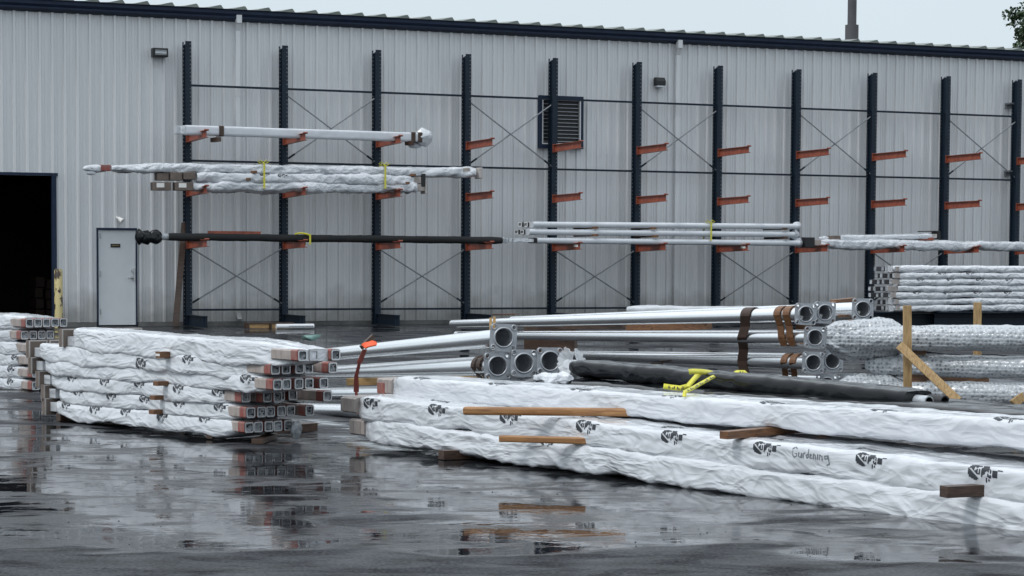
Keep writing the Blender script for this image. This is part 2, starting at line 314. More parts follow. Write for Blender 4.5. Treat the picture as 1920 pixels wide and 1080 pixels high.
mb = MB(); mb.wb(sDR, dl - .02, WALL - .3, WALL + .06, ZW - .3, ZW + .085); mb.wb(dr + .02, S1, WALL - .3, WALL + .06, ZW - .3, ZW + .085)
mb.build('foundation', MT['wall_concrete'], ware)
mb = MB(); zz = [(0, eave0), (.07, eave0 + .03), (.14, eave0 + .06), (.14, eave0 + .10), (.19, eave0 + .15), (.19, eave1 - .02), (.21, eave1), (0, eave1)]
mb.add([wp(x, WALL + .035 + o, z) for x in (S0, S1) for o, z in zz], [(i, i + 8, (i + 1) % 8 + 8, (i + 1) % 8) for i in range(8)])
mb.build('eave_trim', MT['navy_trim'], ware)
mb = MB(); s = S0; TP = .53; sl_ = math.tan(math.radians(3.5)); pts = []
while s < S1:
    pts += [(s, 0), (s + .19, .01), (s + .42, .072), (s + .45, .072), (s + .50, 0)]; s += TP
z0 = eave1 + .004
vs = []
for o, zz0 in ((WALL + .27, z0), (WALL - 18, z0 + 18 * sl_)):
    vs += [wp(x, o, zz0 + h) for x, h in pts]
n_ = len(pts); mb.add(vs, [(i, i + 1, i + 1 + n_, i + n_) for i in range(n_ - 1)])
mb.add([wp(x, WALL + .268, z0 + h) for x, h in pts] + [wp(x, WALL + .268, z0 - .002) for x, h in pts], [(i, i + 1, i + 1 + n_, i + n_) for i in range(n_ - 1)])
mb.build('roof', MT['roof_metal'], ware)
# bay behind the open doorway; near-black colour puts its shade into the walls
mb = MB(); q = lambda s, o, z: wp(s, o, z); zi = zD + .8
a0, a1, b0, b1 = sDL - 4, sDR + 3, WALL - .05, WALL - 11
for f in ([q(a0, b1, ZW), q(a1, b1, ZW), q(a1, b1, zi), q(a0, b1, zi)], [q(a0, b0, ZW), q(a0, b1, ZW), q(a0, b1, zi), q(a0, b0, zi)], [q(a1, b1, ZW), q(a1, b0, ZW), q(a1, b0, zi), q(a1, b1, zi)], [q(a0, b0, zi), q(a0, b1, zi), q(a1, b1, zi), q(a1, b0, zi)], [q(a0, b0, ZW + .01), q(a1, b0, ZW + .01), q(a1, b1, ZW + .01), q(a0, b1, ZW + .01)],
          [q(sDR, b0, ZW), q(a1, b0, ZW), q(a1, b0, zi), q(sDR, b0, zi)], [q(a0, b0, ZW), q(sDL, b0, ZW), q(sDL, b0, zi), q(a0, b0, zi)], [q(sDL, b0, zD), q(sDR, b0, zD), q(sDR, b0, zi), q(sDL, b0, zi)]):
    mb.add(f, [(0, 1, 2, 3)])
mb.build('interior', MT['inside_shade'], ware)
mb = MB(); mb.wb(sDR - .10, sDR - .002, WALL - .04, WALL + .05, ZW, zD); mb.wb(sDL, sDR + .03, WALL - .04, WALL + .055, zD + .003, zD + .06)
mb.build('bay_door_frame', MT['navy_trim'], ware)
# personnel door
mb = MB(); f_ = .028
mb.wb(dl, dl + f_, WALL - .05, WALL + .05, ZW + .02, dzt); mb.wb(dr - f_, dr, WALL - .05, WALL + .05, ZW + .02, dzt); mb.wb(dl, dr, WALL - .05, WALL + .052, dzt + .001, dzt + .045)
mb.build('door_frame', MT['navy_trim'], ware)
mb = MB(); mb.wb(dl + f_ + .002, dr - f_ - .002, WALL - .03, WALL + .01, ZW + .03, dzt - .002)
mb.wb(dl + f_ + .002, dl + f_ + .035, WALL + .0105, WALL + .03, ZW + .03, dzt - .002); mb.wb(dr - f_ - .035, dr - f_ - .002, WALL + .0105, WALL + .03, ZW + .03, dzt - .002)
door = mb.build('door', MT['door_paint'], ware)
mb = MB(); a, z1_ = WS(207, 457, WALL); b_, z2_ = WS(225, 464, WALL); mb.wb(a, b_, WALL + .012, WALL + .02, z2_, z1_)
sg = mb.build('door_sign', MT['black_plastic'], door)
mb = MB()
for i, (u0, u1) in enumerate(((.14, .2), (.25, .31), (.36, .42), (.47, .53), (.58, .62), (.67, .73), (.8, .86))): mb.wb(a + (b_ - a) * u0, a + (b_ - a) * u1, WALL + .0205, WALL + .023, z2_ + .03, z2_ + .055)
mb.build('lettering', MT['brass'], door)
mb = MB(); a, z1_ = WS(247, 505, WALL); z2_ = WS(247, 527, WALL)[1]
mb.wb(a + .03, a + .07, WALL + .031, WALL + .04, z2_, z1_ + .03)
mb.tube([wp(a + .01, WALL + .01, z1_ - .02), wp(a + .01, WALL + .07, z1_ - .02)], .03, 10)
mb.tube([wp(a, WALL + .01, z2_ + .07), wp(a, WALL + .09, z2_ + .07), wp(a - .1, WALL + .09, z2_ + .065)], [.03, .016, .012], 8)
mb.build('door_handle', MT['chrome'], door, bevel=.002)
mb = MB()
for zz_ in (.25, 1.05, 1.85): mb.tube([wp(dl + f_ + .04, WALL + .034, ZW + zz_), wp(dl + f_ + .04, WALL + .034, ZW + zz_ + .12)], .012, 8)
mb.build('hinge', MT['chrome'], door)
# downspouts
for (x, y0, y1_) in ((446, 30, 604), (1272, 78, 575)):
    sa, zt = WS(x, y0, WALL + .1); h = .05
    mb = MB(); mb.wb(sa - h, sa + h, WALL + .036, WALL + .11, ZW + .25, zt - .3)
    mb.beam(wp(sa, WALL + .075, zt - .3), wp(sa + .0, WALL + .16, zt - .12), 2 * h, .075, 0)
    mb.wb(sa - h - .01, sa + h + .01, WALL + .09, WALL + .21, zt - .16, zt + .03)
    for zb_ in (zt - 1.7, zt - 3.6): mb.wb(sa - h - .012, sa + h + .012, WALL + .034, WALL + .116, zb_, zb_ + .015)
    mb.beam(wp(sa, WALL + .072, ZW + .25), wp(sa, WALL + .2, ZW + .12), 2 * h, .075, 0)
    mb.build('downspout', MT['wall_metal'], ware, bevel=.008)
# louvre
a, z1_ = WS(1008, 179, WALL); b_, z2_ = WS(1089, 280, WALL)
mb = MB(); o0, o1 = WALL + .03, WALL + .13; t_ = .06
mb.wb(a, a + t_, o0, o1, z2_ + .08, z1_); mb.wb(b_ - t_, b_, o0, o1, z2_ + .08, z1_); mb.wb(a + t_, b_ - t_, o0, o1, z1_ - t_, z1_); mb.wb(a, b_, o0, o1 + .01, z2_, z2_ + .09)
lv = mb.build('louvre_vent', MT['navy_trim'], ware)
mb = MB(); mb.wb(a + t_, b_ - t_, WALL + .048, WALL + .054, z2_ + .09, z1_ - t_); mb.build('backing', MT['tube_dark'], lv)
mb = MB(); mb.wb(a + t_ + .001, a + t_ + .03, o0 + .02, o1 - .005, z2_ + .091, z1_ - t_ - .001); mb.wb(b_ - t_ - .03, b_ - t_ - .001, o0 + .02, o1 - .005, z2_ + .091, z1_ - t_ - .001)
mb.wb(a + t_ + .031, b_ - t_ - .031, o0 + .02, o1 - .005, z2_ + .091, z2_ + .12); mb.build('inner_frame', MT['wall_metal'], lv)
nsl = 12
for i in range(nsl):
    z = z2_ + .16 + (z1_ - t_ - z2_ - .2) * i / (nsl - 1); mb = MB()
    mb.beam(wp(a + t_ + .03, WALL + .09, z), wp(b_ - t_ - .03, WALL + .09, z), .035, .011); mb.build('slat', MT['alu_cast'], lv)
# wall lights
def wall_light(x0, y0, x1, y1, name, deep):
    a, z1_ = WS(x0, y0, WALL + .1); b_, z2_ = WS(x1, y1, WALL + .1); mb = MB()
    mb.wb(a, b_, WALL + .036, WALL + deep, z2_, z1_); mb.wb(a + .1, b_ - .1, WALL + .0, WALL + .036, z2_ + .05, z1_ - .05)
    o = mb.build(name, MT['black_plastic'], ware, bevel=.015)
    mb = MB(); mb.wb(a + .05, b_ - .04, WALL + deep + .001, WALL + deep + .008, z2_ + .045, z1_ - .045); g = mb.build('lens', MT['lamp_glass'], o)
    for i in (1, 2): mb = MB(); z = z2_ + (z1_ - z2_) * i / 3; mb.wb(a + .05, b_ - .04, WALL + deep + .009, WALL + deep + .016, z - .006, z + .006); mb.build('guard_bar', MT['black_plastic'], o)
wall_light(284, 90, 313, 108, 'floodlight', .22)
a, z1_ = WS(1228, 145, WALL + .1); b_, z2_ = WS(1245, 161, WALL + .1)
mb = MB(); mb.add([wp(s_, WALL + o, z) for s_ in (a, b_) for o, z in ((.036, z1_), (.14, z1_), (.2, z1_ - .08), (.2, z2_), (.036, z2_))], [(0, 1, 2, 3, 4), (9, 8, 7, 6, 5)] + [(i, i + 5, (i + 1) % 5 + 5, (i + 1) % 5) for i in range(5)])
o = mb.build('wall_pack_light', MT['black_plastic'], ware, bevel=.01)
mb = MB(); mb.wb(a + .02, b_ - .02, WALL + .04, WALL + .19, z2_ - .04, z2_ - .002); mb.build('lens', MT['lamp_glass'], o)
a, z1_ = WS(223, 411, WALL + .1)
mb = MB(); mb.tube([wp(a - .03, WALL + .0, z1_ + .05), wp(a - .03, WALL + .09, z1_ + .03), wp(a, WALL + .12, z1_)], .02, 8)
mb.tube([wp(a - .01, WALL + .10, z1_ + .03), wp(a + .03, WALL + .14, z1_ - .02), wp(a + .06, WALL + .17, z1_ - .045)], [.03, .055, .06], 12); mb.build('security_lamp', MT['label_white'], ware)
for (y, x0, x1) in ((193, 1892, 1912), (320, 1890, 1912)):
    a, z = WS(x0, y, WALL + .2); b_, _ = WS(x1, y, WALL + .2); mb = MB(); mb.wb(a, b_, WALL + .03, WALL + .2, z - .03, z + .01); mb.wb(a + .01, b_ - .01, WALL + .03, WALL + .08, z - .12, z - .031); mb.build('wall_bracket', MT['rod_zinc'], ware)
# exhaust stack through the roof
a, zz_ = WS(1597, 70, -9); zr = z0 + 8.6 * sl_
mb = MB(); mb.tube([wp(a, -9, zr - .1), wp(a, -9, WS(1597, 47, -9)[1])], .195, 20)
mb.tube([wp(a, -9, WS(1597, 47, -9)[1]), wp(a, -9, WS(1597, -60, -9)[1])], .13, 20)
mb.build('exhaust_stack', MT['stack_grey'], ware)
# cartons inside the bay, coloured dark to stand in for the dimness
for (x0, y0, x1, y1, lab) in ((66, 518, 84, 600, 'tall dim carton stack just inside the dark doorway'), (86, 523, 99, 600, 'dim grey carton at the right jamb inside the dark doorway')):
    a, z1_ = WS(x0, y0, WALL - 5.2); b_, _ = WS(x1, y1, WALL - 5.2); mb = MB(); h_ = (z1_ - ZW) / 4
    for i in range(4): mb.wb(a + .02 * (i % 2), b_ - .02 * (i % 3), WALL - 5.9, WALL - 5.2, ZW + .012 + i * h_, ZW + (i + 1) * h_ - .02)
    tag(mb.build('carton_stack', MT['rubber_brown']), lab, 'cartons', 'cartons inside the doorway')
# bollard, leaning plank
p = W(110, 600, .35); zt = W(110, 504, .35).z; mb = MB(); gzb = gz(p)
mb.tube([(p.x, p.y, gzb), (p.x, p.y, zt - .04), (p.x, p.y, zt)], [.085, .085, .06], 20)
tag(mb.build('bollard', MT['bollard_yellow']), 'peeling yellow steel bollard beside the dark doorway', 'bollard')
mb = MB(); pb = W(329, 612, .25); pt = W(346, 418, -.1); pb.z = gz(pb) + .01; mb.beam(pb, pt, .04, .13, 0, up=WT)
tag(mb.build('leaning_plank', MT['wood_dark'], bevel=.004), 'tall dark brown plank leaning against the wall beside the rack', 'plank')
# ------------------------------------------------------------------ cantilever rack
ZT, ZB1, ZB2, ZB3 = HC + 4.5297, HC + 3.6117, HC + 2.0278, HC - 1.1309
rack = thing('cantilever_rack', 'long navy cantilever rack with orange red arms standing against the grey wall', 'storage rack', wp(0, 0, ZW))
def column_mb(s):
    mb = MB(); D, Wd = .23, .115; h0 = ZW + .01
    for o in (-.0, -D):
        mb.wb(s - .036, s + .036, o - .008, o, h0, ZT - (.05 if o < -.1 else 0))
        for sg in (-1, 1):
            y0, y1 = sorted((s + sg * .0485, s + sg * .066)); x0, x1 = sorted((s + sg * .0362, s + sg * .0484))
            mb.wb(y0, y1, o - .008, o, h0, ZT)
            z = h0
            while z < ZT - .08: mb.wb(x0, x1, o - .0078, o - .0002, z, z + .066); z += .085
            mb.wb(x0, x1, o - .0078, o - .0002, z, ZT)
    mb.wb(s - .005, s + .005, -D + .001, -.0085, h0, ZT - .03)
    return mb
col0 = column_mb(0).build('column', MT['rack_navy'], rack)
mb = MB(); mb.wb(-.055, .055, .002, 1.25, ZW + .012, ZW + .03); mb.wb(-.055, .055, .002, 1.25, ZW + .235, ZW + .25); mb.wb(-.008, .008, .002, 1.245, ZW + .031, ZW + .234); mb.wb(-.055, .055, 1.2, 1.21, ZW + .0305, ZW + .2345)
base0 = mb.build('base', MT['rack_navy'], rack)
def arm_mb():
    mb = MB(); L, h, w = 1.36, .17, .10; tip = .15
    def I(o, zc, hh): return [wp(s_, o, zc + z_) for s_, z_ in ((-w / 2, 0), (w / 2, 0), (w / 2, -.012), (.005, -.012), (.005, -hh + .012), (w / 2, -hh + .012), (w / 2, -hh), (-w / 2, -hh), (-w / 2, -hh + .012), (-.005, -hh + .012), (-.005, -.012), (-w / 2, -.012))]
    mb.loft([I(.012, 0, h), I(L, .015, tip)], 0, True, False, False); 
    e = I(L, .015, tip); mb.add(e, [(0, 1, 2, 3, 10, 11), (3, 4, 9, 10), (4, 5, 6, 7, 8, 9)])
    mb.wb(-.06, .06, .002, .014, -h - .01, .01)
    mb.tube([wp(-.045, L + .01, .02), wp(.05, L + .01, .02)], .018, 8)
    return mb
arm0 = arm_mb().build('arm', MT['rack_red'], rack)
ROWS = (HC + 2.58, HC + 1.44, HC + .34)
first = True
for i in range(11):
    c = col0 if i == 0 else col0.copy(); b = base0 if i == 0 else base0.copy()
    if i: C.collection.objects.link(c); C.collection.objects.link(b)
    c.location = b.location = WT * (i * BAY)
    for z in ROWS:
        if first: o = arm0; first = False
        else: o = arm0.copy(); C.collection.objects.link(o)
        o.location = WT * (i * BAY) + UP * z
for i in range(10):
    s = i * BAY
    for z in (ZB1, ZB2, ZB3):
        mb = MB(); mb.wb(s + .04, s + BAY - .04, -.13, -.09, z - .022, z + .022); mb.build('tie_beam', MT['rack_navy'], rack)
    zt, zb = (ZB1 - .14, ZB2 + .07) if i % 2 else (HC + .18, ZB3 + .13)
    for k, (za, zb_) in enumerate(((zt, zb), (zb, zt))):
        mb = MB(); o = -.06 - .03 * k; a_, b_ = wp(s + .06, o, za), wp(s + BAY - .06, o, zb_)
        mb.tube([a_, b_], .016, 8); mb.tube([a_.lerp(b_, .02), a_.lerp(b_, .09)] if za < zb_ else [a_.lerp(b_, .91), a_.lerp(b_, .98)], .022, 8, 1); mb.build('brace_rod', [MT['rod_zinc'], MT['rack_navy']], rack)
for i in (4, 6):
    mb = MB(); mb.wb(i * BAY - .012, i * BAY - .0055, 1.05, 1.27, ROWS[2] - .08, ROWS[2] - .02); mb.build('arm_label', MT['label_white'], rack)
# ------------------------------------------------------------------ plastic wrapped bundles
def logo(x, y):
    """printed mark: round dark emblem with white strokes, lines of small type and a block. x,y in 0..1.3, 0..1"""
    def ln(ax, ay, bx, by, w):
        dx, dy = bx - ax, by - ay; k = max(0, min(1, ((x - ax) * dx + (y - ay) * dy) / (dx * dx + dy * dy)))
        return math.hypot(x - ax - k * dx, y - ay - k * dy) < w
    blob = ((x - .47) / .25) ** 2 + ((y - .46) / .26) ** 2 < 1 or (.45 < x < .93 - max(0, y - .27) * .85 and .22 < y < .6 and x + (y - .22) * .3 < .9)
    if blob:
        if ln(.31, .38, .62, .66, .032) or ln(.63, .30, .625, .66, .034) or ln(.44, .40, .45, .31, .03) or ln(.44, .36, .68, .27, .028) or ln(.54, .36, .54, .5, .02): return False
        return True
    if y > .32 and ln(.88, .33, .82, .74, .022) and int(y * 28) % 4: return True
    if ln(.95, .38, .89, .72, .026) and int(y * 24 + 1) % 4: return True
    if 1.0 < x < 1.13 and .36 < y < .57: return True
    return ln(1.13, .31, 1.29, .34, .012)
SCR = [[(.12, .25), (.07, .12), (.0, .25), (.0, .7), (.05, .88), (.12, .75), (.12, .6), (.07, .6)], [(.17, .55), (.17, .8), (.22, .85), (.25, .55), (.25, .85)], [(.29, .85), (.29, .55), (.33, .52)],
       [(.41, .6), (.36, .65), (.38, .85), (.42, .75), (.42, .25)], [(.46, .7), (.5, .6), (.47, .55), (.46, .8), (.51, .82)], [(.55, .85), (.55, .5), (.6, .6), (.61, .88)], [(.66, .5), (.66, .85)], [(.71, .85), (.71, .5), (.77, .6), (.78, .88)],
       [(.9, .5), (.84, .55), (.85, .75), (.91, .7), (.92, .45), (.96, 1.05), (.9, 1.15)]]
def scribble(x, y):
    for pl in SCR:
        for (ax, ay), (bx, by) in zip(pl, pl[1:]):
            dx, dy = (bx - ax) * 3, by - ay; px, py = (x - ax) * 3, y - ay
            k = max(0, min(1, (px * dx + py * dy) / (dx * dx + dy * dy + 1e-9)))
            if math.hypot(px - k * dx, py - k * dy) < .035: return True
    return False
def hsh(i, j, k):
    n = (i * 374761393 + j * 668265263 + k * 1274126177) & 0xffffffff; n = ((n ^ (n >> 13)) * 1103515245) & 0xffffffff; return ((n ^ (n >> 16)) & 0xffff) / 32767.5 - 1
def facet(x, y, sd):
    """piecewise planar noise on a jittered triangle lattice: flat panes meeting at sharp creases"""
    t = (x + y) * .3660254; i, j = math.floor(x + t), math.floor(y + t); fx, fy = x + t - i, y + t - j; a_ = hsh(i, j, sd)
    if fx > fy: b_ = hsh(i + 1, j, sd); c_ = hsh(i + 1, j + 1, sd); return a_ * (1 - fx) + b_ * (fx - fy) + c_ * fy
    b_ = hsh(i, j + 1, sd); c_ = hsh(i + 1, j + 1, sd); return a_ * (1 - fy) + b_ * (fy - fx) + c_ * fx
def crumple(u, v, seed, k=1.0, twist=0):
    """stretched film: panes and creases, slanting drapes and long folds"""
    sd = int(seed * 13); uu = u - twist * v * 1.4; vv = v + twist * u * .12
    wv = noise.noise_vector(Vector((uu * 1.4 * k, vv * 2.2 * k, seed * 3.1))); x, y = uu * k + wv.x * .16, vv * k + wv.y * .07
    m_ = .5 + 1.1 * noise.noise(Vector((uu * .8 * k, vv * 1.1 * k, seed + 5)))
    A = facet(x * 1.7 + y * 1.1, y * 4.2, sd)
    B = facet(x * 5.2 + 7 - y * 2.0, y * 8.5 + x * 1.5, sd + 1)
    D = facet(x * 12.5 + y * 5, y * 17.0, sd + 2)
    sg_ = 1 if noise.noise(Vector((u * .45, seed * 2.3, 0))) > 0 else -1
    q = Vector(((u * .9 + sg_ * v * 1.4) * k + seed, (v * 4.6 * sg_ - u * 2.7) * k, seed * 1.7)); q += noise.noise_vector(q * .6) * .4
    dr = max(0, 1 - abs(noise.noise(q)) * 3.2)
    return .40 * A + .32 * B * (.4 + .6 * min(1, max(0, m_))) + .14 * D * min(1, max(.2, m_ + .2)) + .50 * dr * min(1, max(0, 1.05 - m_)) - .12
def section(w, h, ex, n=240):
    pts = []
    for i in range(n + 1):
        th = -math.pi * .72 + 2 * math.pi * i / n         # seam low on the back
        ct, st = math.cos(th), math.sin(th)
        pts.append((-w / 2 * math.copysign(abs(ct) ** ex, ct), h / 2 * math.copysign(abs(st) ** ex, st), th))
    L = [0]
    for a, b in zip(pts, pts[1:]): L.append(L[-1] + math.hypot(b[0] - a[0], b[1] - a[1]))
    return pts, L
def sec_at(pts, L, s):
    lo, hi = 0, len(L) - 1
    while hi - lo > 1:
        m = (lo + hi) // 2
        if L[m] <= s: lo = m
        else: hi = m
    f = (s - L[lo]) / (L[hi] - L[lo] + 1e-9); a, b = pts[lo], pts[hi]
    return a[0] + (b[0] - a[0]) * f, a[1] + (b[1] - a[1]) * f, a[2] + (b[2] - a[2]) * f
def wrap(name, parent, p0, p1, w, h, seed=1, amp=.02, du=.03, nv=36, ex=.38, sup=(), sag=.0, k=1.0, twist=0, gather=(.85, .85), glen=.18, glen1=None, lasp=.5, logos=(), lsize=.26, mats=None, scribbles=(), cdir=None, bulge=.04, bowz=None, lean=0):
    """crinkled film sleeve from p0 to p1 (centres of its ends), w across, h high. sup: fractions where dunnage holds it up"""
    p0, p1 = Vector(p0), Vector(p1); L = (p1 - p0).length; a = (p1 - p0) / L
    c = Vector(cdir) if cdir else a.cross(UP).normalized()
    if c.y < 0: c = -c                                     # c points away from the camera
    up = a.cross(c); up = up if up.z > 0 else -up
    pts, SL = section(w, h, ex); TL = SL[-1]; nu = max(8, int(L / du)); grid = []
    sp = sorted(sup)
    for i in range(nu + 1):
        fu = i / nu; u = fu * L; row = []
        g0 = min(1, u / glen); g1 = min(1, (L - u) / (glen1 or glen)); g0 = gather[0] + (1 - gather[0]) * math.sin(g0 * math.pi / 2); g1 = gather[1] + (1 - gather[1]) * math.sin(g1 * math.pi / 2); g = g0 * g1
        br = 1 + bulge * noise.noise(Vector((u * .9, seed * 5.1, 0)))
        dist = min([abs(fu - s_) * L for s_ in sp] + [9]) if sp else 9
        hang = 1 - math.exp(-(dist / .24) ** 2)
        cz = bowz(fu) if bowz else 0
        for j in range(nv + 1):
            s_ = TL * j / nv; x, z, th = sec_at(pts, SL, s_)
            d = amp * .9 * crumple(u, s_, seed, k, twist) * (1.5 if th < -.1 or th > math.pi + .1 else 1) * (.35 + .65 * min(1, min(u, L - u) / .1))
            for q0_, ph_ in ((.75, 1.3), (-.5, 4.1)):         # welded seams and folds running along the sleeve
                d += amp * .38 * math.exp(-((th - q0_ - .35 * noise.noise(Vector((u * .5, seed, ph_)))) / .09) ** 2)
            nx, nz_ = x / (w * w) * h, z / (h * h) * h; nl = math.hypot(nx, nz_) + 1e-6
            zz = z * g * br + d * nz_ / nl; xx = x * g * br + d * nx / nl
            if z < 0: zz -= sag * hang * min(1, -z / (h * .3)) * (.55 + .9 * abs(noise.noise(Vector((u * 1.3, seed * 2.2, 3)))))
            xx -= lean * sag * hang * (1 - z / h)
            row.append(p0 + a * u + c * xx + up * (zz + cz))
        grid.append(row)
    mb = MB(); n1_ = nv + 1
    mb.add([v for r in grid for v in r], [(i * n1_ + j, (i + 1) * n1_ + j, (i + 1) * n1_ + j + 1, i * n1_ + j + 1) for i in range(nu) for j in range(nv)], 0, True)
    mb.add(grid[0], [list(range(n1_))]); mb.add(grid[-1], [list(range(n1_))[::-1]])
    def samp(u, s_):
        fi = max(0, min(nu - 1e-6, u / L * nu)); fj = max(0, min(nv - 1e-6, s_ / TL * nv)); i, j = int(fi), int(fj); fi -= i; fj -= j
        A, B, C_, D = grid[i][j], grid[i + 1][j], grid[i + 1][j + 1], grid[i][j + 1]
        pnt = (A * (1 - fi) + B * fi) * (1 - fj) + (D * (1 - fi) + C_ * fi) * fj
        nrm = (B - A).cross(D - A); ctr = p0 + a * u
        if nrm.dot(pnt - ctr) < 0: nrm = -nrm
        return pnt + nrm.normalized() * .0035
    def s_of(th):
        for i, pq in enumerate(pts):
            if pq[2] >= th: return SL[i]
        return TL
    for (fu, th, *fl) in logos:                            # th: angle round the section, 0 front, pi/2 top
        sc_ = lsize * (fl[0] if fl else 1); nx, ny = 34, 26; u0 = fu * L - sc_ * .5; s0 = s_of(th)
        sgn = 1 if a.x > 0 else -1; vs = []; 
        for iy in range(ny + 1):
            for ix in range(nx + 1): 
                X = ix / nx * 1.3; Yv = iy / ny
                uu = u0 + (X / 1.3 if sgn > 0 else 1 - X / 1.3) * sc_; ss_ = s0 - (Yv - .5) * sc_ * lasp
                vs.append(samp(min(max(uu, .01), L - .01), min(max(ss_, .01), TL - .01)))
        fs = [(iy * (nx + 1) + ix, iy * (nx + 1) + ix + 1, (iy + 1) * (nx + 1) + ix + 1, (iy + 1) * (nx + 1) + ix) for iy in range(ny) for ix in range(nx) if logo((ix + .5) / nx * 1.3, (iy + .5) / ny)]
        if fs: mb.add(vs, fs, 1, True)
    for (fu, th, wd_, ht_) in scribbles:
        nx, ny = 110, 40; s0 = s_of(th); vs = []
        for iy in range(ny + 1):
            for ix in range(nx + 1): vs.append(samp(min(max(fu * L + (ix / nx - .5) * wd_, .01), L - .01), min(max(s0 - (iy / ny - .5) * ht_, .01), TL - .01)))
        fs = [(iy * (nx + 1) + ix, iy * (nx + 1) + ix + 1, (iy + 1) * (nx + 1) + ix + 1, (iy + 1) * (nx + 1) + ix) for iy in range(ny) for ix in range(nx) if scribble((ix + .5) / nx, (iy + .5) / ny * 1.2)]
        mb.add(vs, fs, 2, True)
    return mb.build(name, mats or [MT['film_white'], MT['print_black'], MT['marker_grey']], parent)
def square_tube(parent, e, a, c, size, ln=.9, seed=0, plug=True, tapes=((-.27, 'tape_beige', .35), (.08, 'tape_red', .12)), toff=.006, edge='tube_edge', tape_len=None):
    """square pole end at e (centre of the open face); a points out of the open end, c across"""
    e = Vector(e); h = size / 2; wl = .010; a = a.normalized(); u = UP
    mb = MB(); o_ = [(-h, -h), (h, -h), (h, h), (-h, h)]; bv = size * .12
    O = [(-h + bv, -h), (h - bv, -h), (h, -h + bv), (h, h - bv), (h - bv, h), (-h + bv, h), (-h, h - bv), (-h, -h + bv)]
    I = [(x * (1 - wl * 2 / size * 1.5), z * (1 - wl * 2 / size * 1.5)) for x, z in O]
    R = lambda L_, d: [e - a * d + c * x + u * z for x, z in L_]
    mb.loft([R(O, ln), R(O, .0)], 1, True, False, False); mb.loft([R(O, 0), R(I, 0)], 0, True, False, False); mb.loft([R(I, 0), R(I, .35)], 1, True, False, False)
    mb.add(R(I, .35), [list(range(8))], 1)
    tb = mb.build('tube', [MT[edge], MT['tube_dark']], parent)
    if plug:
        rnd = random.Random(seed * 91 + int(e.x * 1000)); mb = MB(); n = 6; hi = h * .80; vs = []; cx, cz = rnd.uniform(-.4, .4), rnd.uniform(-.4, .4); dp = rnd.uniform(.03, .07)
        for i in range(n + 1):
            for j in range(n + 1):
                x, z = (i / n * 2 - 1), (j / n * 2 - 1); rr_ = max(abs(x), abs(z))
                ang = math.atan2(z - cz, x - cx); d = .012 + dp * (1 - rr_) + .018 * math.sin(ang * 5 + seed) * min(1, math.hypot(x - cx, z - cz)) * (1 - rr_ * .7) + rnd.uniform(-.004, .004)
                vs.append(e - a * max(.003, d) + c * x * hi + u * z * hi)
        mb.add(vs, [(i * (n + 1) + j, (i + 1) * (n + 1) + j, (i + 1) * (n + 1) + j + 1, i * (n + 1) + j + 1) for i in range(n) for j in range(n) if rnd.random() > .06], 0, False)
        mb.build('film_plug', MT['film_clear'], tb)
    for (d0, mt, dl_) in tapes:
        k = 1.03 + (.012 if 'red' in mt else 0) ; T = [(x * k, z * k) for x, z in O]; s0 = toff + (.20 - d0 - dl_); mb = MB()
        mb.loft([[e - a * (s0 + dl_) + c * x + u * z for x, z in T], [e - a * s0 + c * x + u * z for x, z in T]], 0, True, False, False)
        mb.build('tape_band', MT[mt], tb)
    return tb
def timber(p, q, w, h, m='wood_wet', label='', group=None, name='timber_block', up=UP, cat='timber', bev=.004):
    mb = MB(); mb.beam(p, q, w, h, 0, up); return tag(mb.build(name, MT[m], bevel=bev), label, cat, group)
AX = Vector((.657, -.755, 0)).normalized(); CX = Vector((.755, .657, 0)).normalized()
def solve_s(O, t, z, px, a=AX, c=CX):
    lo, hi = -9.0, 9.0
    f = lambda s: proj(O + a * s + c * t + UP * (z - O.z))[0]
    for _ in range(50):
        m_ = (lo + hi) / 2
        if f(m_) < px: lo = m_
        else: hi = m_
    return lo
ORD = ['bottom', 'second', 'third', 'fourth', 'fifth', 'top']
# ---- left stack (six layers, open square ends facing right)
OL = G(459, 812, .11); PIT = .158; TS = .112
LAY = [  # open-end x of the nearest tube, wrap end x, wrap left x, tube offsets across, extra setback per tube
 (459, 438, 101, [0, .115, .25, .365, .50], [0, 0, 0, 0, 0]),
 (462, 440, 108, [0, .135, .25, .39, .51, .67], [0, 0, 0, 0, 0, .12]),
 (453, 430, 92, [0, .19, .30, .44, .60, .80], [0, .12, .15, .0, .0, .35]),
 (512, 490, 80, [0, .115, .27, .40, .56], [0, 0, 0, 0, .04]),
 (508, 483, 70, [0, .135, .29, .42, .52, .66], [0, 0, .02, 0, -.15, .1]),
 (559, 536, 133, [0, .14, .24, .38], [0, 0, -.10, .05])]
LG = [[(.09, .03), (.26, .01), (.43, .02), (.63, .0), (.84, .2)], [(.14, .02), (.33, .0), (.51, -.0), (.70, .01), (.90, .0)], [(.15, .03), (.34, .01), (.52, .02), (.73, .0), (.92, .0)], [(.34, 1.2), (.60, .9, .8), (.92, -.0)], [(.50, -.02), (.70, -.0)], []]
LLAB = ['bottom layer of the left tube stack, white film sagging to the wet ground', 'second layer from the bottom of the left stack, six red taped square ends', 'third layer from the bottom of the left stack, one tube end set far right', 'fourth layer from the bottom of the left stack, film gathered in the middle', 'fifth layer of the left stack, red taped ends under the top bundle', 'topmost white bundle of the left stack with four open square ends']
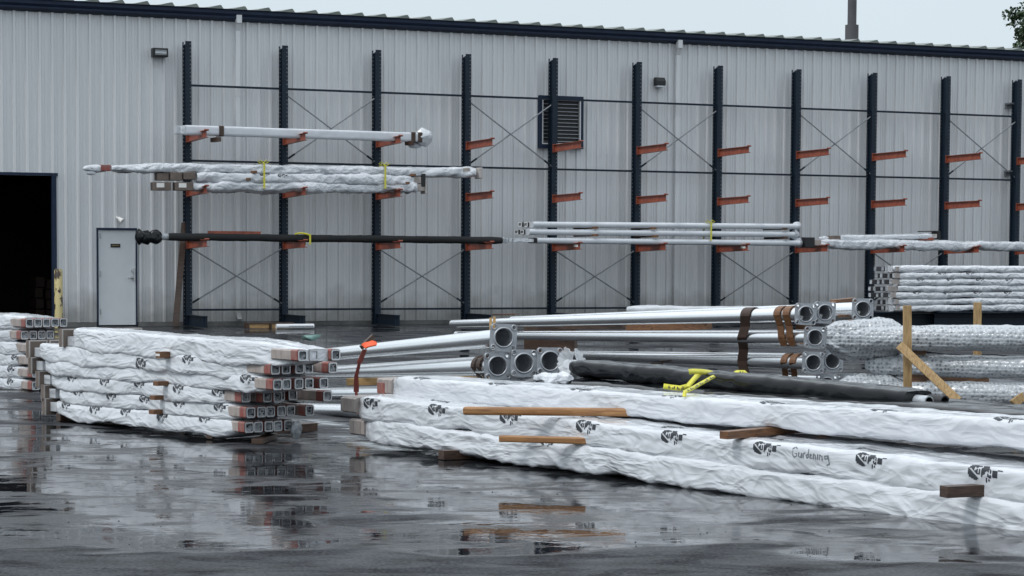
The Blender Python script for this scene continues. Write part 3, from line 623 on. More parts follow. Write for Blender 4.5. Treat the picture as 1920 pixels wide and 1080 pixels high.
for k, (xo, xw, xl, offs, ext) in enumerate(LAY):
    z = .11 + k * PIT + TS / 2; s_end = solve_s(OL, 0, z, xo); s_w = solve_s(OL, 0, z, xw + (10, 11, 12, 14, 16, 22)[k]); s_l = solve_s(OL, 0, z, xl)
    wd_ = offs[-1] + TS; base = OL + CX * 0 - UP * OL.z
    root = thing('wrapped_tube_bundle', LLAB[k], 'pole bundle', base + AX * ((s_end + s_l) / 2) + CX * wd_ / 2 + UP * (z - TS / 2), 'layers of the left wrapped tube stack')
    wq = min(wd_ + .02, .66); hq = (.15, .165, .165, .18, .185, .235)[k]; lift = (hq - TS) / 2
    wrap('plastic_wrap', root, base + AX * s_l + CX * (wq / 2 - .02) + UP * (z + lift * .8 - .01), base + AX * s_w + CX * (wq / 2 - .01) + UP * z, wq, hq, seed=k + 2, amp=.022, du=.018, nv=64, ex=.22,
         sup=((0.0, 1), (0, .52, 1), (0, .51, 1), (0, .55, 1), (0, 1), (0, .56, 1))[k], sag=(.07, .04, .05, .045, .06, .05)[k], logos=LG[k], lsize=.30, lasp=.56, glen=.12, glen1=(.25, .3, .35, .5, .7, 1.3)[k], gather=(.80, (TS + .012) / hq), lean=.5, bulge=.07)
    for i, (t_, x_) in enumerate(zip(offs, ext)):
        square_tube(root, base + AX * (s_end + x_) + CX * (t_ + TS / 2) + UP * z, AX, CX, TS, ln=.45 + x_ * 1, seed=k * 7 + i)
    # cardboard covered base plates at the far left end
    pxl = (92, 90, 80, 66, 62, 124)[k]; sp_ = solve_s(OL, 0, z, pxl)
    for i in range(3 if k < 5 else 4):
        ctr = base + AX * (sp_ - .0 + .02 * i) + CX * (.05 + i * .265) + UP * (z + (.035 if k > 3 else .0)); ph = .105 if k > 3 else .10
        mb = MB(); mb.box(ctr, AX * .035, CX * .122, UP * ph)
        pl = mb.build('end_plate', MT['cardboard'], root, bevel=.004)
        mb = MB()
        for sg in (-1, 1):
            for s2 in (-1, 1): mb.box(ctr + AX * .036 * sg + CX * .116 * s2, AX * .002, CX * .008, UP * ph * .99)
            mb.box(ctr + AX * .036 * sg + UP * (ph - .007), AX * .002, CX * .107, UP * .006)
        mb.build('edge_strip', MT['cardboard_edge'], pl)
        mb = MB(); hh_ = TS / 2 * .95; mb.box(ctr + AX * .11 + UP * (-.035 if k > 3 else 0), AX * .074, CX * hh_, UP * hh_); mb.build('tube_neck', MT['film_grey'], pl)
for k, (px, lab) in enumerate(((292, 'lowest brown spacer block in the left stack'), (294, 'brown spacer block between second and third layers of the left stack'), (300, 'brown spacer block between third and fourth layers of the left stack'), (308, 'brown spacer block mostly hidden between fourth and fifth layers of the left stack'), (306, 'thick brown spacer with pale sawn end under the top bundle of the left stack'))):
    z = .11 + (k + 1) * PIT - .02; s_ = solve_s(OL, -.1, z, px); p_ = OL - UP * OL.z + AX * s_ + UP * z
    o = timber(p_ - CX * (.16 if k < 3 else (.02 if k == 3 else .17)), p_ + CX * .7, .10, .05 if k < 4 else .07, 'wood_wet', lab, 'spacers in the left stack', 'spacer_block')
    if k == 4:
        q_ = p_ - CX * .1705; mb = MB(); mb.box(q_, CX * .001, AX * .042, UP * .012); mb.build('sawn_end', MT['label_white'], o)
timber(G(392, 815, .055), G(590, 800, .055), .1, .09, 'wood_dark', 'long dark timber bearer lying under the left stack', None, 'bearer')
timber(G(482, 828, .03), G(496, 818, .03) + CX * .1, .12, .055, 'wood_dark', 'small dark block on the wet ground in front of the left stack', None, 'wood_block')
p_ = OL - UP * OL.z + AX * solve_s(OL, 0, .06, 112); timber(p_ - CX * .02 + UP * .055, p_ + CX * .8 + UP * .055, .1, .09, 'wood_dark', 'dark bearer under the far left end of the left stack', None, 'bearer')
# loose crumpled plastic bag hanging out of the last bottom tube
p_ = OL + AX * .02 + CX * .60; mb = MB(); rg = []
for i in range(10):
    f = i / 9; ring = []
    for j in range(14):
        th = 2 * math.pi * j / 14; r_ = .055 * math.sin(math.pi * (.12 + f * .85)) + .012; nn = noise.noise(Vector((f * 5, math.cos(th) * 2, math.sin(th) * 2))) * .025
        ring.append(p_ + AX * (math.sin(th) * (r_ + nn) * .6 + .06) + CX * (math.cos(th) * (r_ + nn)) + UP * (.10 - f * .19))
    rg.append(ring)
mb.loft(rg, 0, True, True); tag(mb.build('plastic_scrap', MT['film_clear']), 'crumpled clear plastic hanging at the bottom right end of the left stack', 'plastic scrap')
# ---- far left stack
OM = G(72, 733, .10); PM = .172
ML = [(60 + 0, 52, -170), (60, 52, -170), (66, 50, -170), (60, 46, -170), (39, 31, -170), (48, 36, -170)]
MLAB = ['bottom bundle of the stack cut by the left picture edge, one open end', 'second bundle from the bottom of the stack at the left picture edge', 'third bundle from the bottom at the left picture edge, end hidden by brown plates', 'fourth bundle from the bottom at the left picture edge, printed mark on the side', 'fifth bundle at the left picture edge with a red taped end', 'topmost bundle at the left picture edge with a row of five open square ends']
for k, (xo, xw, xl) in enumerate(ML):
    z = .10 + k * PM + .06; s_end = solve_s(OM, 0, z, xo); s_w = solve_s(OM, 0, z, xw); s_l = s_w - 3.2; base = OM - UP * OM.z
    nT = 5 if k == 5 else 4; wd_ = nT * .13
    root = thing('wrapped_tube_bundle', MLAB[k], 'pole bundle', base + AX * ((s_end + s_l) / 2) + CX * wd_ / 2 + UP * (z - .06), 'layers of the wrapped stack at the left edge')
    wrap('plastic_wrap', root, base + AX * s_l + CX * (wd_ / 2 - .01) + UP * z, base + AX * s_w + CX * (wd_ / 2 - .01) + UP * z, wd_ + .03, .17 if k < 5 else .20, seed=k + 20, amp=.03, du=.022, nv=52, ex=.24, sup=(.3, 1), sag=.04, lsize=.24, lasp=.6, gather=(.9, .72), glen1=.5,
         logos=[(.86, .01)] if k in (0, 1) else ([(.9, .0)] if k == 2 else ([(.84, 1.5)] if k == 5 else [])), lean=.2)
    for i in range(nT): square_tube(root, base + AX * s_end + CX * (i * .132 + .06) + UP * z, AX, CX, .118, ln=.5, seed=k * 9 + i + 60)
timber(OM - UP * .045 - AX * .5 - CX * .05, OM - UP * .045 - AX * .5 + CX * .8, .1, .085, 'wood_dark', 'dark bearer under the stack at the left picture edge', None, 'bearer')
# ---- front right stack (three long bundles running toward the camera)
AR0 = G(655, 815, .12); AR1 = G(1920, 990, .02); AR = (AR1 - AR0); AR.z = 0; AR.normalize(); CR = Vector((-AR.y, AR.x, 0))
def rz(s): return -.0115 * s
def rbundle(lab, xl, t0, z_at, w, h, seed, logos, cap, **kw):
    s0 = solve_s(AR0, t0, z_at, xl, AR, CR); L = 11.5; base = AR0 - UP * AR0.z + CR * (t0 + w / 2)
    p0 = base + AR * s0 + UP * (z_at + h / 2); p1 = base + AR * (s0 + L) + UP * (z_at + h / 2 + rz(L) + kw.pop('dz', 0))
    root = thing('wrapped_pole_bundle', lab, 'pole bundle', (p0 + p1) / 2 - UP * h / 2, 'three long film wrapped bundles in the front right stack')
    a = (p1 - p0).normalized(); cw = .98
    kw.setdefault('amp', .04); kw.setdefault('sag', .03)
    sl_ = kw.pop('sleeve', .19)
    hc, wc = kw.pop('caph', .165), kw.pop('capw', .34)
    q0 = p0 - CR * (w / 2 - wc / 2); 
    wrap('plastic_wrap', root, p0 + a * sl_, p1, w, h, seed=seed, du=.016, nv=84, logos=logos, lsize=.38, lasp=.54, glen=.35, gather=(hc / h * .98, 1), **kw)
    if False: pass
    # taped board wrapped end
    mb = MB(); n = 5
    for i in range(4):
        d0, d1 = i * (sl_ + .06) / 4, (i + 1) * (sl_ + .06) / 4 + .004; k_ = 1 - .02 * (i % 2); mi = 1 if (cap and i < 3) else 0
        hh_ = hc / 2 * k_; ww = w / 2 * .93 * k_; c_ = p0 + a * (d0 + d1) / 2
        ring = lambda cc: [cc + CR * x * ww + UP * z * hh_ for x, z in ((-.9, -1), (.9, -1), (1, -.8), (1, .8), (.9, 1), (-.9, 1), (-1, .8), (-1, -.8))]
        mb.loft([ring(p0 + a * d0), ring(p0 + a * d1)], 0, True, True, False)
    mb.build('end_cap', MT['tape_beige'], root)
    if cap:
        mb = MB(); k_ = 1.015; hh_ = hc / 2 * k_; ww = w / 2 * .93 * k_
        ring = lambda cc: [cc + CR * x * ww + UP * z * hh_ - UP * hh_ * .22 for x, z in ((-.9, -.8), (.9, -.8), (1, -.7), (1, .6), (.9, .7), (-.9, .7), (-1, .6), (-1, -.7))]
        mb.loft([ring(p0 + a * .01), ring(p0 + a * .14)], 0, True, True, False); mb.build('tape_band', MT['tape_red'], root)
    return root, p0, p1, a
def lg(L0, step, th0, n, first=.6, th1=None): return [((first + i * step) / L0, th0 + (0 if th1 is None else (th1 - th0) * i / n)) for i in range(n) if first + i * step < L0]
RB = rbundle('lowest of the three long white bundles in front, film sagging to the ground', 652, 0, .09, .60, .225, 41, [(.27, .5, .6), (.62, 1.3)], False, sup=(.13, .36), sag=.045, amp=.032, lean=.3, ex=.28, bulge=.08)
RM = rbundle('middle long white bundle in front, with a row of dark printed marks and handwriting', 634, 0.02, .305, .88, .235, 42, lg(11.3, 1.13, .015, 11, .40, .03) + [(x_ / 11.3, 1.5) for x_ in (1.3, 3.6, 4.7, 5.9, 7.0)], False, sup=(.17, .35, .58, .83), sag=.035, amp=.026, scribbles=[(.583, .004, .42, .13)], ex=.24, lean=.2, bulge=.05)
RT = rbundle('topmost long white bundle in front, with a red taped left end', 704, .40, .50, .55, .22, 43, lg(11.3, 1.25, 1.12, 9, .55, 1.14), True, sup=(.2, .5, .8), sag=.02, amp=.022, dz=.19, ex=.30)
SP = 'timbers holding the front right bundles apart'
def pz(px, py, z): return G(px, py, z)
timber(pz(869, 770, .545), pz(1135, 776, .56) + CR * .35, .09, .075, 'wood_orange', 'long light brown round edged timber sticking out under the top bundle at its left', SP, 'spacer_timber', bev=.02)
timber(pz(937, 822, .312), pz(1075, 830, .312) + CR * .3, .085, .06, 'wood_orange', 'short orange brown timber between the lowest and middle front bundles', SP, 'spacer_timber', bev=.012)
timber(pz(1357, 816, .50), pz(1482, 803, .52) + CR * .4, .10, .065, 'wood_wet', 'dark brown square timber under the top bundle near its middle', SP, 'spacer_timber')
timber(pz(1769, 922, .255), pz(1870, 920, .262) + CR * .4, .11, .085, 'wood_dark', 'dark wet timber between lowest and middle bundles near the right picture edge', SP, 'spacer_timber')
timber(pz(827, 853, .05), pz(880, 853, .05) + CR * .5, .13, .09, 'wood_dark', 'dark block on the ground under the lowest front bundle', SP, 'spacer_timber')
p_ = AR0 - UP * AR0.z + AR * 6.2; timber(p_ - CR * (-.1) + UP * .02, p_ + CR * .6 + UP * .02, .1, .06, 'wood_dark', 'dark bearer mostly hidden under the lowest front bundle', SP, 'spacer_timber')
# ------------------------------------------------------------------ round aluminium poles with cast base plates
def plate_geo(size, rh, rb, bo):
    h = size / 2; r = size * .13; out = []
    for cx, cy, a0 in ((h - r, h - r, 0), (-h + r, h - r, 90), (-h + r, -h + r, 180), (h - r, -h + r, 270)):
        for i in range(5): t_ = math.radians(a0 + i * 22.5); out.append((cx + r * math.cos(t_), cy + r * math.sin(t_)))
    loops = [out, [(rh * math.cos(2 * math.pi * i / 32), rh * math.sin(2 * math.pi * i / 32)) for i in range(32)]]
    for sx_ in (-1, 1):
        for sy_ in (-1, 1): loops.append([(sx_ * bo + rb * math.cos(2 * math.pi * i / 10), sy_ * bo + rb * 1.25 * math.sin(2 * math.pi * i / 10)) for i in range(10)])
    vs, es = [], []
    for lp in loops:
        o = len(vs); vs += lp; es += [(o + i, o + (i + 1) % len(lp)) for i in range(len(lp))]
    V, E_, Fc, *_ = delaunay_2d_cdt([Vector(v) for v in vs], es, [], 1, 1e-6)
    keep = []
    for f in Fc:
        c_ = sum((V[i] for i in f), Vector((0, 0))) / len(f)
        if c_.length < rh * .98: continue
        if any(math.hypot((c_.x - sx_ * bo), (c_.y - sy_ * bo) / 1.25) < rb * .95 for sx_ in (-1, 1) for sy_ in (-1, 1)): continue
        keep.append(tuple(f))
    return [tuple(v) for v in V], keep, loops
PG = plate_geo(.30, .098, .019, .113)
def round_pole(lab, pc, tip, d0, d1, rot=0, group=None, paper=False, face=None):
    pc, tip = Vector(pc), Vector(tip); L = (tip - pc).length; a = (tip - pc) / L; k = d0 / .2
    root = thing('light_pole', lab, 'metal pole', pc - UP * d0 / 2, group)
    n_ = 6; pts = [pc.lerp(tip, i / n_) for i in range(n_ + 1)]; mb = MB(); ng = 32
    mb.tube(pts, [d0 / 2 + (d1 - d0) / 2 * i / n_ for i in range(n_ + 1)], ng, 0, cap=False)
    mb.tube([tip, tip + a * .01], [d1 / 2, d1 / 2 * .8], ng, 0, cap=True)
    mb.tube([pc, pc + a * .26], d0 / 2 * .94, ng, 1, cap=False); mb.tube([pc + a * .26, pc + a * .27], d0 / 2 * .94, ng, 1, cap=True)  # inner disc added close to the mouth so the hollow looks lighter
    mb.build('shaft', [MT['alu'], MT['alu_cast']], root)
    f = face.normalized() if face is not None else -a
    c = f.cross(UP).normalized(); u = c.cross(f); c, u = c * math.cos(rot) + u * math.sin(rot), u * math.cos(rot) - c * math.sin(rot)
    V, keep, loops = PG; th = .028; mb = MB(); n1 = len(V)
    A = [pc + f * th + c * x + u * y for x, y in V]; B = [pc + c * x + u * y for x, y in V]
    mb.add(A + B, keep + [tuple(n1 + i for i in reversed(q)) for q in keep])
    for li, lp in enumerate(loops):
        r1 = [pc + f * th + c * x + u * y for x, y in lp]; r0 = [pc + c * x + u * y for x, y in lp]; mb.loft([r0, r1], 0, True, False, False)
    ring = lambda r_, d: [pc + f * d + c * r_ * math.cos(2 * math.pi * i / 32) + u * r_ * math.sin(2 * math.pi * i / 32) for i in range(32)]
    mb.loft([ring(.098, th - .02), ring(.098, th + .014), ring(.112, th + .014), ring(.118, th)], 0, True, False, True)
    for sx_ in (-1, 1):
        for sy_ in (-1, 1):
            cc = [(sx_ * .113, sy_ * .113)]; rg = lambda r_, d: [pc + f * d + c * (sx_ * .113 + r_ * math.cos(t_)) + u * (sy_ * .113 + r_ * 1.15 * math.sin(t_)) for t_ in [2 * math.pi * i / 12 for i in range(12)]]
            mb.loft([rg(.021, th - .003), rg(.021, th + .008), rg(.030, th + .008), rg(.032, th - .001)], 0, True, False, True)
    mb.loft([ring(.128, 0), ring(.122, -.05), ring(d0 / 2 + .004, -.09)], 0, True, False, True)
    pl = mb.build('base_plate', MT['alu_cast'], root, bevel=0)
    if paper:
        mb = MB(); q_ = pc - f * .12 - u * .058 + c * .03; mb.box(q_, c * .024 + u * .01, u * .036 - c * .012, f * .002); mb.build('paper_tag', MT['label_white'], root)
    return root, a, f
def strap_over(lab, centers, radii, a, f_, w=.055, m='rubber_brown', group=None, thick=.014, low=.0):
    """flat strap that follows the near side of a column of poles from the top pole down to the lowest"""
    cr_ = Vector((a.y, -a.x, 0)).normalized()
    if cr_.y > 0: cr_ = -cr_                          # toward the camera
    path = []
    c0, r0 = centers[0], radii[0]
    for t_ in range(150, -1, -15): path.append(c0 + cr_ * math.cos(math.radians(t_)) * (r0 + .012) + UP * math.sin(math.radians(t_)) * (r0 + .012))
    for i in range(1, len(centers)):
        c_, r_ = centers[i], radii[i]; path.append(((centers[i - 1] + c_) / 2) + cr_ * (r_ * .80)); path.append(c_ + cr_ * (r_ + .012))
    path.append(centers[-1] + cr_ * radii[-1] * .6 - UP * (radii[-1] + .01 + low))
    mb = MB(); ah = a.normalized() * w / 2; rings = []
    for i, p in enumerate(path):
        tn = (path[min(i + 1, len(path) - 1)] - path[max(0, i - 1)]).normalized(); nn = tn.cross(a).normalized() * thick / 2
        j = Vector((0, 0, 0)) + a * noise.noise(p * 3) * .02
        rings.append([p + ah + nn + j, p - ah + nn + j, p - ah - nn + j, p + ah - nn + j])
    mb.loft(rings, 0, True, True, False)
    return tag(mb.build('strap', MT[m], bevel=.003), lab, 'strap', group)
# left group, plates facing the camera
YP = 24.0
dirP1 = lambda px, py, tx, ty: (P(px, py, YP), None)
def p1pole(lab, px, py, tx, ty, back, Lx=None, **kw):
    pc = P(px, py, YP + back); fl = P(tx, ty, YP + back + 3.45); d = (fl - pc); d = d / d.length; tip = pc + d * 8.2
    z_ = tip.z
    return (*round_pole(lab, pc, tip, .20, .105, group='round poles with square cast plates, left group', face=Vector((.18 + .0, -.98, .02)).normalized() * 1.0 + (-d) * .35, **kw), pc, tip)
A1 = p1pole('topmost round aluminium pole of the left group, its square plate above the other three', 943, 633, 608, 665, 0, rot=.06)
A2 = p1pole('left pole in the middle row of the left group, beside the brown straps', 932, 686, 640, 698, 0.0, rot=-.03)
A3 = p1pole('centre pole in the middle row of three square plates, left group', 981, 681, 690, 694, .05, rot=.02)
A4 = p1pole('right pole in the middle row of the left group, plate next to clear plastic', 1030, 677, 742, 690, .1, rot=.02)
A5 = p1pole('left pole of the lowest row in the left group, plate half hidden by white film', 955, 734, 620, 738, .1, rot=0)
A6 = p1pole('right pole of the lowest row in the left group, plate half hidden by white film', 1003, 732, 680, 738, .15, rot=0)
A7 = p1pole('lowest round pole of the left group, seen only between the two white stacks', 930, 778, 590, 768, -.1, rot=0)
for i, s_ in enumerate((.22, .34)):
    pc, tip = A2[3], A2[4]; a_ = (tip - pc).normalized()
    strap_over(('brown rubber strap right behind the left plate of the left pole group', 'second brown rubber strap, left of its twin, on the left pole group')[i], [pc + a_ * s_, A5[3] + a_ * s_], [.105, .105], a_, None, .075, group='straps on the left pole group', low=.05)
timber(P(920, 596, 24.6), P(920, 622, 24.6), .03, .05, 'wood_fresh', 'small upright pale slat standing behind the topmost square plate', None, 'thin_stick', up=Vector((0, 1, 0)), bev=.002)
timber(P(927, 594, 24.7), P(927, 618, 24.7), .03, .045, 'wood_fresh', 'second small pale slat, right of its twin behind the topmost plate', None, 'thin_stick', up=Vector((0, 1, 0)), bev=.002)
timber(P(650, 716, 27.6), P(840, 712, 27.6), .10, .09, 'wood_fresh', 'orange brown bearer under the left round poles', 'pole bearers', 'bearer')
timber(P(830, 713, 26.0), P(925, 716, 25.6), .10, .11, 'wood_fresh', 'pale pallet board under the left pole group near the brown straps', 'pole bearers', 'bearer')
# orange ribbon tied on a wooden stake
mb = MB(); st = [P(672, 776, 24.6), P(668, 735, 24.6), P(668, 705, 24.55), P(674, 680, 24.5), P(684, 655, 24.5)]
root = thing('marker_stake', 'wooden stake end with a bright orange ribbon tied round it and hanging down', 'marker', P(684, 655, 24.5))
mb.beam(P(677, 652, 24.6), P(700, 630, 24.7), .035, .05); mb.build('stake', MT['wood_dark'], root, bevel=.003)
mb = MB(); rg = []
for i, (x, y, r_) in enumerate(((680, 647, .012), (685, 648, .034), (691, 646, .026), (698, 644, .03), (705, 644, .02))):
    c_ = P(x, y, 24.4); rg.append([c_ + Vector((math.cos(t_) * .012, math.sin(t_) * r_ * .8, math.sin(t_) * r_ + math.cos(t_ * 3) * .008)) for t_ in [2 * math.pi * j / 10 for j in range(10)]])
mb.loft(rg, 0, True, True); mb.build('knot', MT['ribbon_orange'], root)
mb = MB()
for i in range(len(st) - 1):
    a_, b_ = st[i], st[i + 1]; w_ = Vector((.02 + .01 * (i % 2), .008 * i, 0)); mb.add([a_ - w_, a_ + w_, b_ + w_ * .8, b_ - w_ * .8], [(0, 1, 2, 3)])
mb.build('ribbon_tail', [MT['ribbon_red']], root, solid=.004)
# right group
YQ = 30.0
def p2pole(lab, px, py, tx, ty, ysh=0, back=8.0, d0=.205, d1=.125, L=9.6, **kw):
    pc = P(px, py, YQ + ysh); fl = P(tx, ty, YQ + ysh + 7.1); d = (fl - pc).normalized(); tip = pc + d * min(L, (fl - pc).length)
    return (*round_pole(lab, pc, tip, d0, d1, group='round poles with square cast plates, right group', face=Vector((-.15, -1, .02)).normalized() + (-d) * .55, **kw), pc, tip)
B1 = p2pole('top left pole of the right group, long polished shaft reaching farthest left', 1510, 589, 848, 607, 0, rot=.05, paper=True)
B2 = p2pole('pole in the top row of the right group, second square plate from the left', 1546, 586, 880, 606, .1, rot=.03, paper=True)
B3 = p2pole('separate pole at the right of the top row, plate beyond a brown wooden block', 1617, 580, 960, 600, .3, rot=.02, paper=True)
B4 = p2pole('middle row pole of the right group with the nearest left plate', 1527, 633, 856, 628, .0, rot=.05)
B5 = p2pole('middle row pole of the right group, plate half hidden by bubble wrap', 1565, 632, 900, 628, .1, rot=.03)
B6 = p2pole('third row pole of the right group, left plate above the black film', 1524, 680, 1010, 664, 0, rot=.04)
B7 = p2pole('third row pole of the right group, right plate beside the bubble wrap', 1560, 677, 1050, 664, .1, rot=.02)
B8 = p2pole('lowest pole of the right group, plate edge just above the black film', 1550, 722, 1090, 700, .1, rot=.02)
B9 = p2pole('lowest pole at the right of its group, plate edge touching the bubble wrap', 1588, 720, 1120, 700, .2, rot=.02)
def along(B, s_): a_ = (B[4] - B[3]).normalized(); return B[3] + a_ * s_
aB = (B1[4] - B1[3]).normalized()
sv = lambda B, px: min((abs(proj(along(B, k_ * .02))[0] - px), k_ * .02) for k_ in range(450))[1]
strap_over('long dark brown strap hanging over all three rows of the right pole group', [along(B1, sv(B1, 1407)), along(B4, sv(B4, 1402)), along(B6, sv(B6, 1402))], [.10, .10, .10], aB, None, .20, 'rubber_brown', 'brown straps on the right pole group', low=.08)
for i, x in enumerate((1467, 1484)):
    strap_over(('left one of two red brown straps holding the top two pole rows', 'right one of two red brown straps holding the top two pole rows')[i], [along(B1, sv(B1, x)), along(B4, sv(B4, x + 10))], [.105, .105], aB, None, .13, 'wood_wet', 'brown straps on the right pole group')
    strap_over(('left one of two red brown straps on the third pole row', 'right one of two red brown straps on the third pole row')[i], [along(B6, sv(B6, x + 13)), along(B8, sv(B8, x + 16))], [.105, .105], aB, None, .12, 'wood_wet', 'brown straps on the right pole group')
timber(P(1565, 612, 30.6), P(1606, 607, 31), .15, .12, 'wood_wet', 'brown block below the separate top right pole', 'blocks between the right poles', 'spacer_block')
timber(P(1562, 566, 30.9), P(1600, 562, 31.2), .12, .06, 'wood_wet', 'brown block on top of the separate top right pole', 'blocks between the right poles', 'spacer_block')
timber(P(1178, 615, 34.6), P(1330, 610, 33.2), .12, .12, 'wood_wet', 'brown pallet board between the first and second rows of long round poles', 'blocks between the right poles', 'spacer_block')
timber(P(1060, 612, 36), P(1170, 612, 35), .10, .09, 'wood_dark', 'dark bearer between the long round poles further left', 'blocks between the right poles', 'spacer_block')
timber(P(1494, 612, 30.4), P(1520, 613, 30.3), .1, .08, 'wood_wet', 'small brown wedge left of the middle row plates', 'blocks between the right poles', 'spacer_block')
timber(P(926, 590, 36.2), P(970, 589, 36), .14, .03, 'wood_dark', 'thin brown board lying on the far tip of the top pole', 'blocks between the right poles', 'thin_board')
timber(P(1225, 686, 33.5), P(1238, 686, 33.3), .1, .1, 'wood_dark', 'dark little block under the third row pole tip', 'blocks between the right poles', 'spacer_block')
timber(P(985, 640, 37), P(1080, 641, 36.5), .1, .5, 'wood_dark', 'dark pallet side behind the square plates of the left group', 'blocks between the right poles', 'pallet_side')
# thin white film bundle lying behind the top right poles
root = thing('wrapped_pole_bundle', 'thin pale film bundle lying behind the top row of long round poles', 'pole bundle', P(1300, 585, 38.5))
wrap('plastic_wrap', root, P(1186, 580, 39.5), P(1500, 583, 37), .4, .13, seed=77, amp=.03, du=.04, nv=24, mats=[MT['film_grey'], MT['print_black'], MT['marker_grey']])
for i in (1,):
    mb = MB(); mb.tube([P(1186, 582, 39.6), P(1190, 581, 39.5)], .05, 10); mb.build('bundle_end', MT['cardboard'], root)
# ------------------------------------------------------------------ black film bundles and the yellow strap
BM = [MT['film_black'], MT['print_black'], MT['marker_grey']]
root = thing('black_film_bundle', 'upper black film wrapped bundle with two open tube ends at its right', 'black bundle', P(1400, 715, 20.4))
p0, p1 = P(1082, 688, 22.3), P(1722, 748, 18.6)
wrap('black_film', root, p0, p1, .42, .17, seed=90, amp=.022, du=.02, nv=52, ex=.5, sup=(0,), sag=.0, k=1.2, mats=BM, gather=(.5, .8), glen=.35, twist=1.2, bulge=.14)
ab = (p1 - p0).normalized(); cb = ab.cross(UP).normalized(); cb = cb if cb.y > 0 else -cb
for i, (t_, ex_) in enumerate(((-.02, .0), (.12, .05))):
    mb = MB(); e_ = p1 + cb * t_ - UP * .02; rr0 = .058
    mb.tube([e_ - ab * .5, e_ + ab * (.14 + ex_)], rr0, 20, 0, cap=False); mb.tube([e_ - ab * .1, e_ + ab * (.14 + ex_)], rr0 * .8, 20, 1, cap=False); mb.tube([e_ + ab * -.02, e_ + ab * -.01], rr0 * .8, 20, 1)
    rg = lambda r_: [e_ + ab * (.14 + ex_) + cb * r_ * math.cos(2 * math.pi * j / 20) + UP * r_ * math.sin(2 * math.pi * j / 20) for j in range(20)]
    mb.loft([rg(rr0), rg(rr0 * .8)], 0, True, False, False); mb.build('tube_end', [MT['film_clear' if i == 0 else 'tube_dark'], MT['tube_dark']], root)
# clear gathered film flare
def flare(c0, ax, R_, seed, name='film_flare', mt='film_thin', par=None, up=UP):
    ax = ax.normalized(); c_ = ax.cross(up).normalized(); u_ = c_.cross(ax); mb = MB(); rg = []
    for i in range(8):
        f = i / 7; ring = []
        for j in range(40):
            th = 2 * math.pi * j / 40; r_ = (.03 + f * R_) * (1 + .05 * math.sin(th * 17 + seed) * f + .25 * noise.noise(Vector((math.cos(th) * 2, math.sin(th) * 2, seed)))); d = f * R_ * .45 + .012 * math.cos(th * 17 + seed) * f
            ring.append(c0 + ax * d + c_ * r_ * math.cos(th) + u_ * r_ * math.sin(th))
        rg.append(ring)
    mb.loft(rg, 0, True, False); return mb.build(name, MT[mt], par, solid=.002)
flare(P(1068, 680, 22.6), Vector((-.8, -.5, .1)), .115, 3, par=root); flare(P(1085, 682, 22.7), Vector((.75, -.2, .5)), .12, 5, par=root)
mb = MB(); mb.tube([P(1064, 683, 22.6), P(1082, 690, 22.85)], [.05, .085], 14); mb.build('film_neck', MT['film_white'], root)
root = thing('black_film_bundle', 'lower wide black film bundle lying behind the front white stack', 'black bundle', P(1450, 752, 20.5))
qb = AR0 - UP * AR0.z + CR * 1.58; sq = solve_s(AR0, 1.58, .62, 1012, AR, CR); q0 = qb + AR * sq + UP * .61; q1 = qb + AR * (sq + 10) + UP * .66
wrap('black_film', root, q0, q1, .95, .26, seed=91, amp=.026, du=.035, nv=60, ex=.5, sup=(0, .5), sag=.03, mats=BM, gather=(.7, .9), glen=.5, twist=.9, bulge=.1)
wrap('gathered_film', root, P(1006, 714, 21.9), P(1068, 709, 21.4), .16, .10, seed=97, amp=.07, du=.012, nv=40, ex=.9, k=2.2, gather=(.5, .5), glen=.12)
def ribbon(pts, w, mt, name, parent, thick=.004, mark=None):
    mb = MB(); rings = []; marks = MB()
    for i, (p, tw) in enumerate(pts):
        a_ = (pts[min(i + 1, len(pts) - 1)][0] - pts[max(0, i - 1)][0]).normalized(); vd = (p - CAMP).normalized(); n_ = a_.cross(vd).normalized(); d_ = (n_ * math.cos(tw) + n_.cross(a_) * math.sin(tw)) * w / 2
        rings.append([p - d_, p + d_])
    fine = []
    for i in range(len(rings) - 1):
        for k_ in range(6): f = k_ / 6; fine.append([rings[i][0].lerp(rings[i + 1][0], f), rings[i][1].lerp(rings[i + 1][1], f)])
    fine.append(rings[-1]); mb.loft(fine, 0, False, False)
    if mark:
        for i in range(mark[0], min(mark[1], len(fine) - 1)):
            if i % 3 == 0: continue
            A, B = fine[i], fine[i + 1]; o = (CAMP - A[0]).normalized() * .006
            lo, hi = (.2, .5) if i % 2 else (.25, .75)
            mb.add([A[0].lerp(A[1], lo) + o, A[0].lerp(A[1], hi) + o, A[0].lerp(A[1], hi).lerp(B[0].lerp(B[1], hi), .6) + o, A[0].lerp(A[1], lo).lerp(B[0].lerp(B[1], lo), .6) + o], [(0, 1, 2, 3)], 1)
    return mb.build(name, [MT[mt], MT['print_black']], parent, solid=thick)
root = thing('yellow_strap', 'bright yellow lifting strap draped in loops over the black film bundle', 'strap', P(1300, 715, 20.2))
Rb = lambda L_: [(P(x, y, Y), tw) for x, y, Y, tw in L_]
ribbon(Rb([(1283, 744, 19.2, 0), (1284, 735, 19.25, .1), (1300, 727, 19.6, .2), (1318, 717, 20.0, .3), (1338, 706, 20.3, .5), (1352, 703, 20.6, 1.0)]), .036, 'strap_yellow', 'strap_tail', root, mark=(8, 26))
ribbon(Rb([(1244, 724, 20.2, .2), (1258, 726, 20.2, .3), (1275, 728, 20.1, .1), (1290, 724, 20.1, 0), (1302, 710, 20.3, .3), (1312, 700, 20.4, .6), (1330, 697, 20.6, 1.1), (1345, 703, 20.7, 1.3)]), .05, 'strap_yellow', 'strap_loop', root, mark=(4, 16))
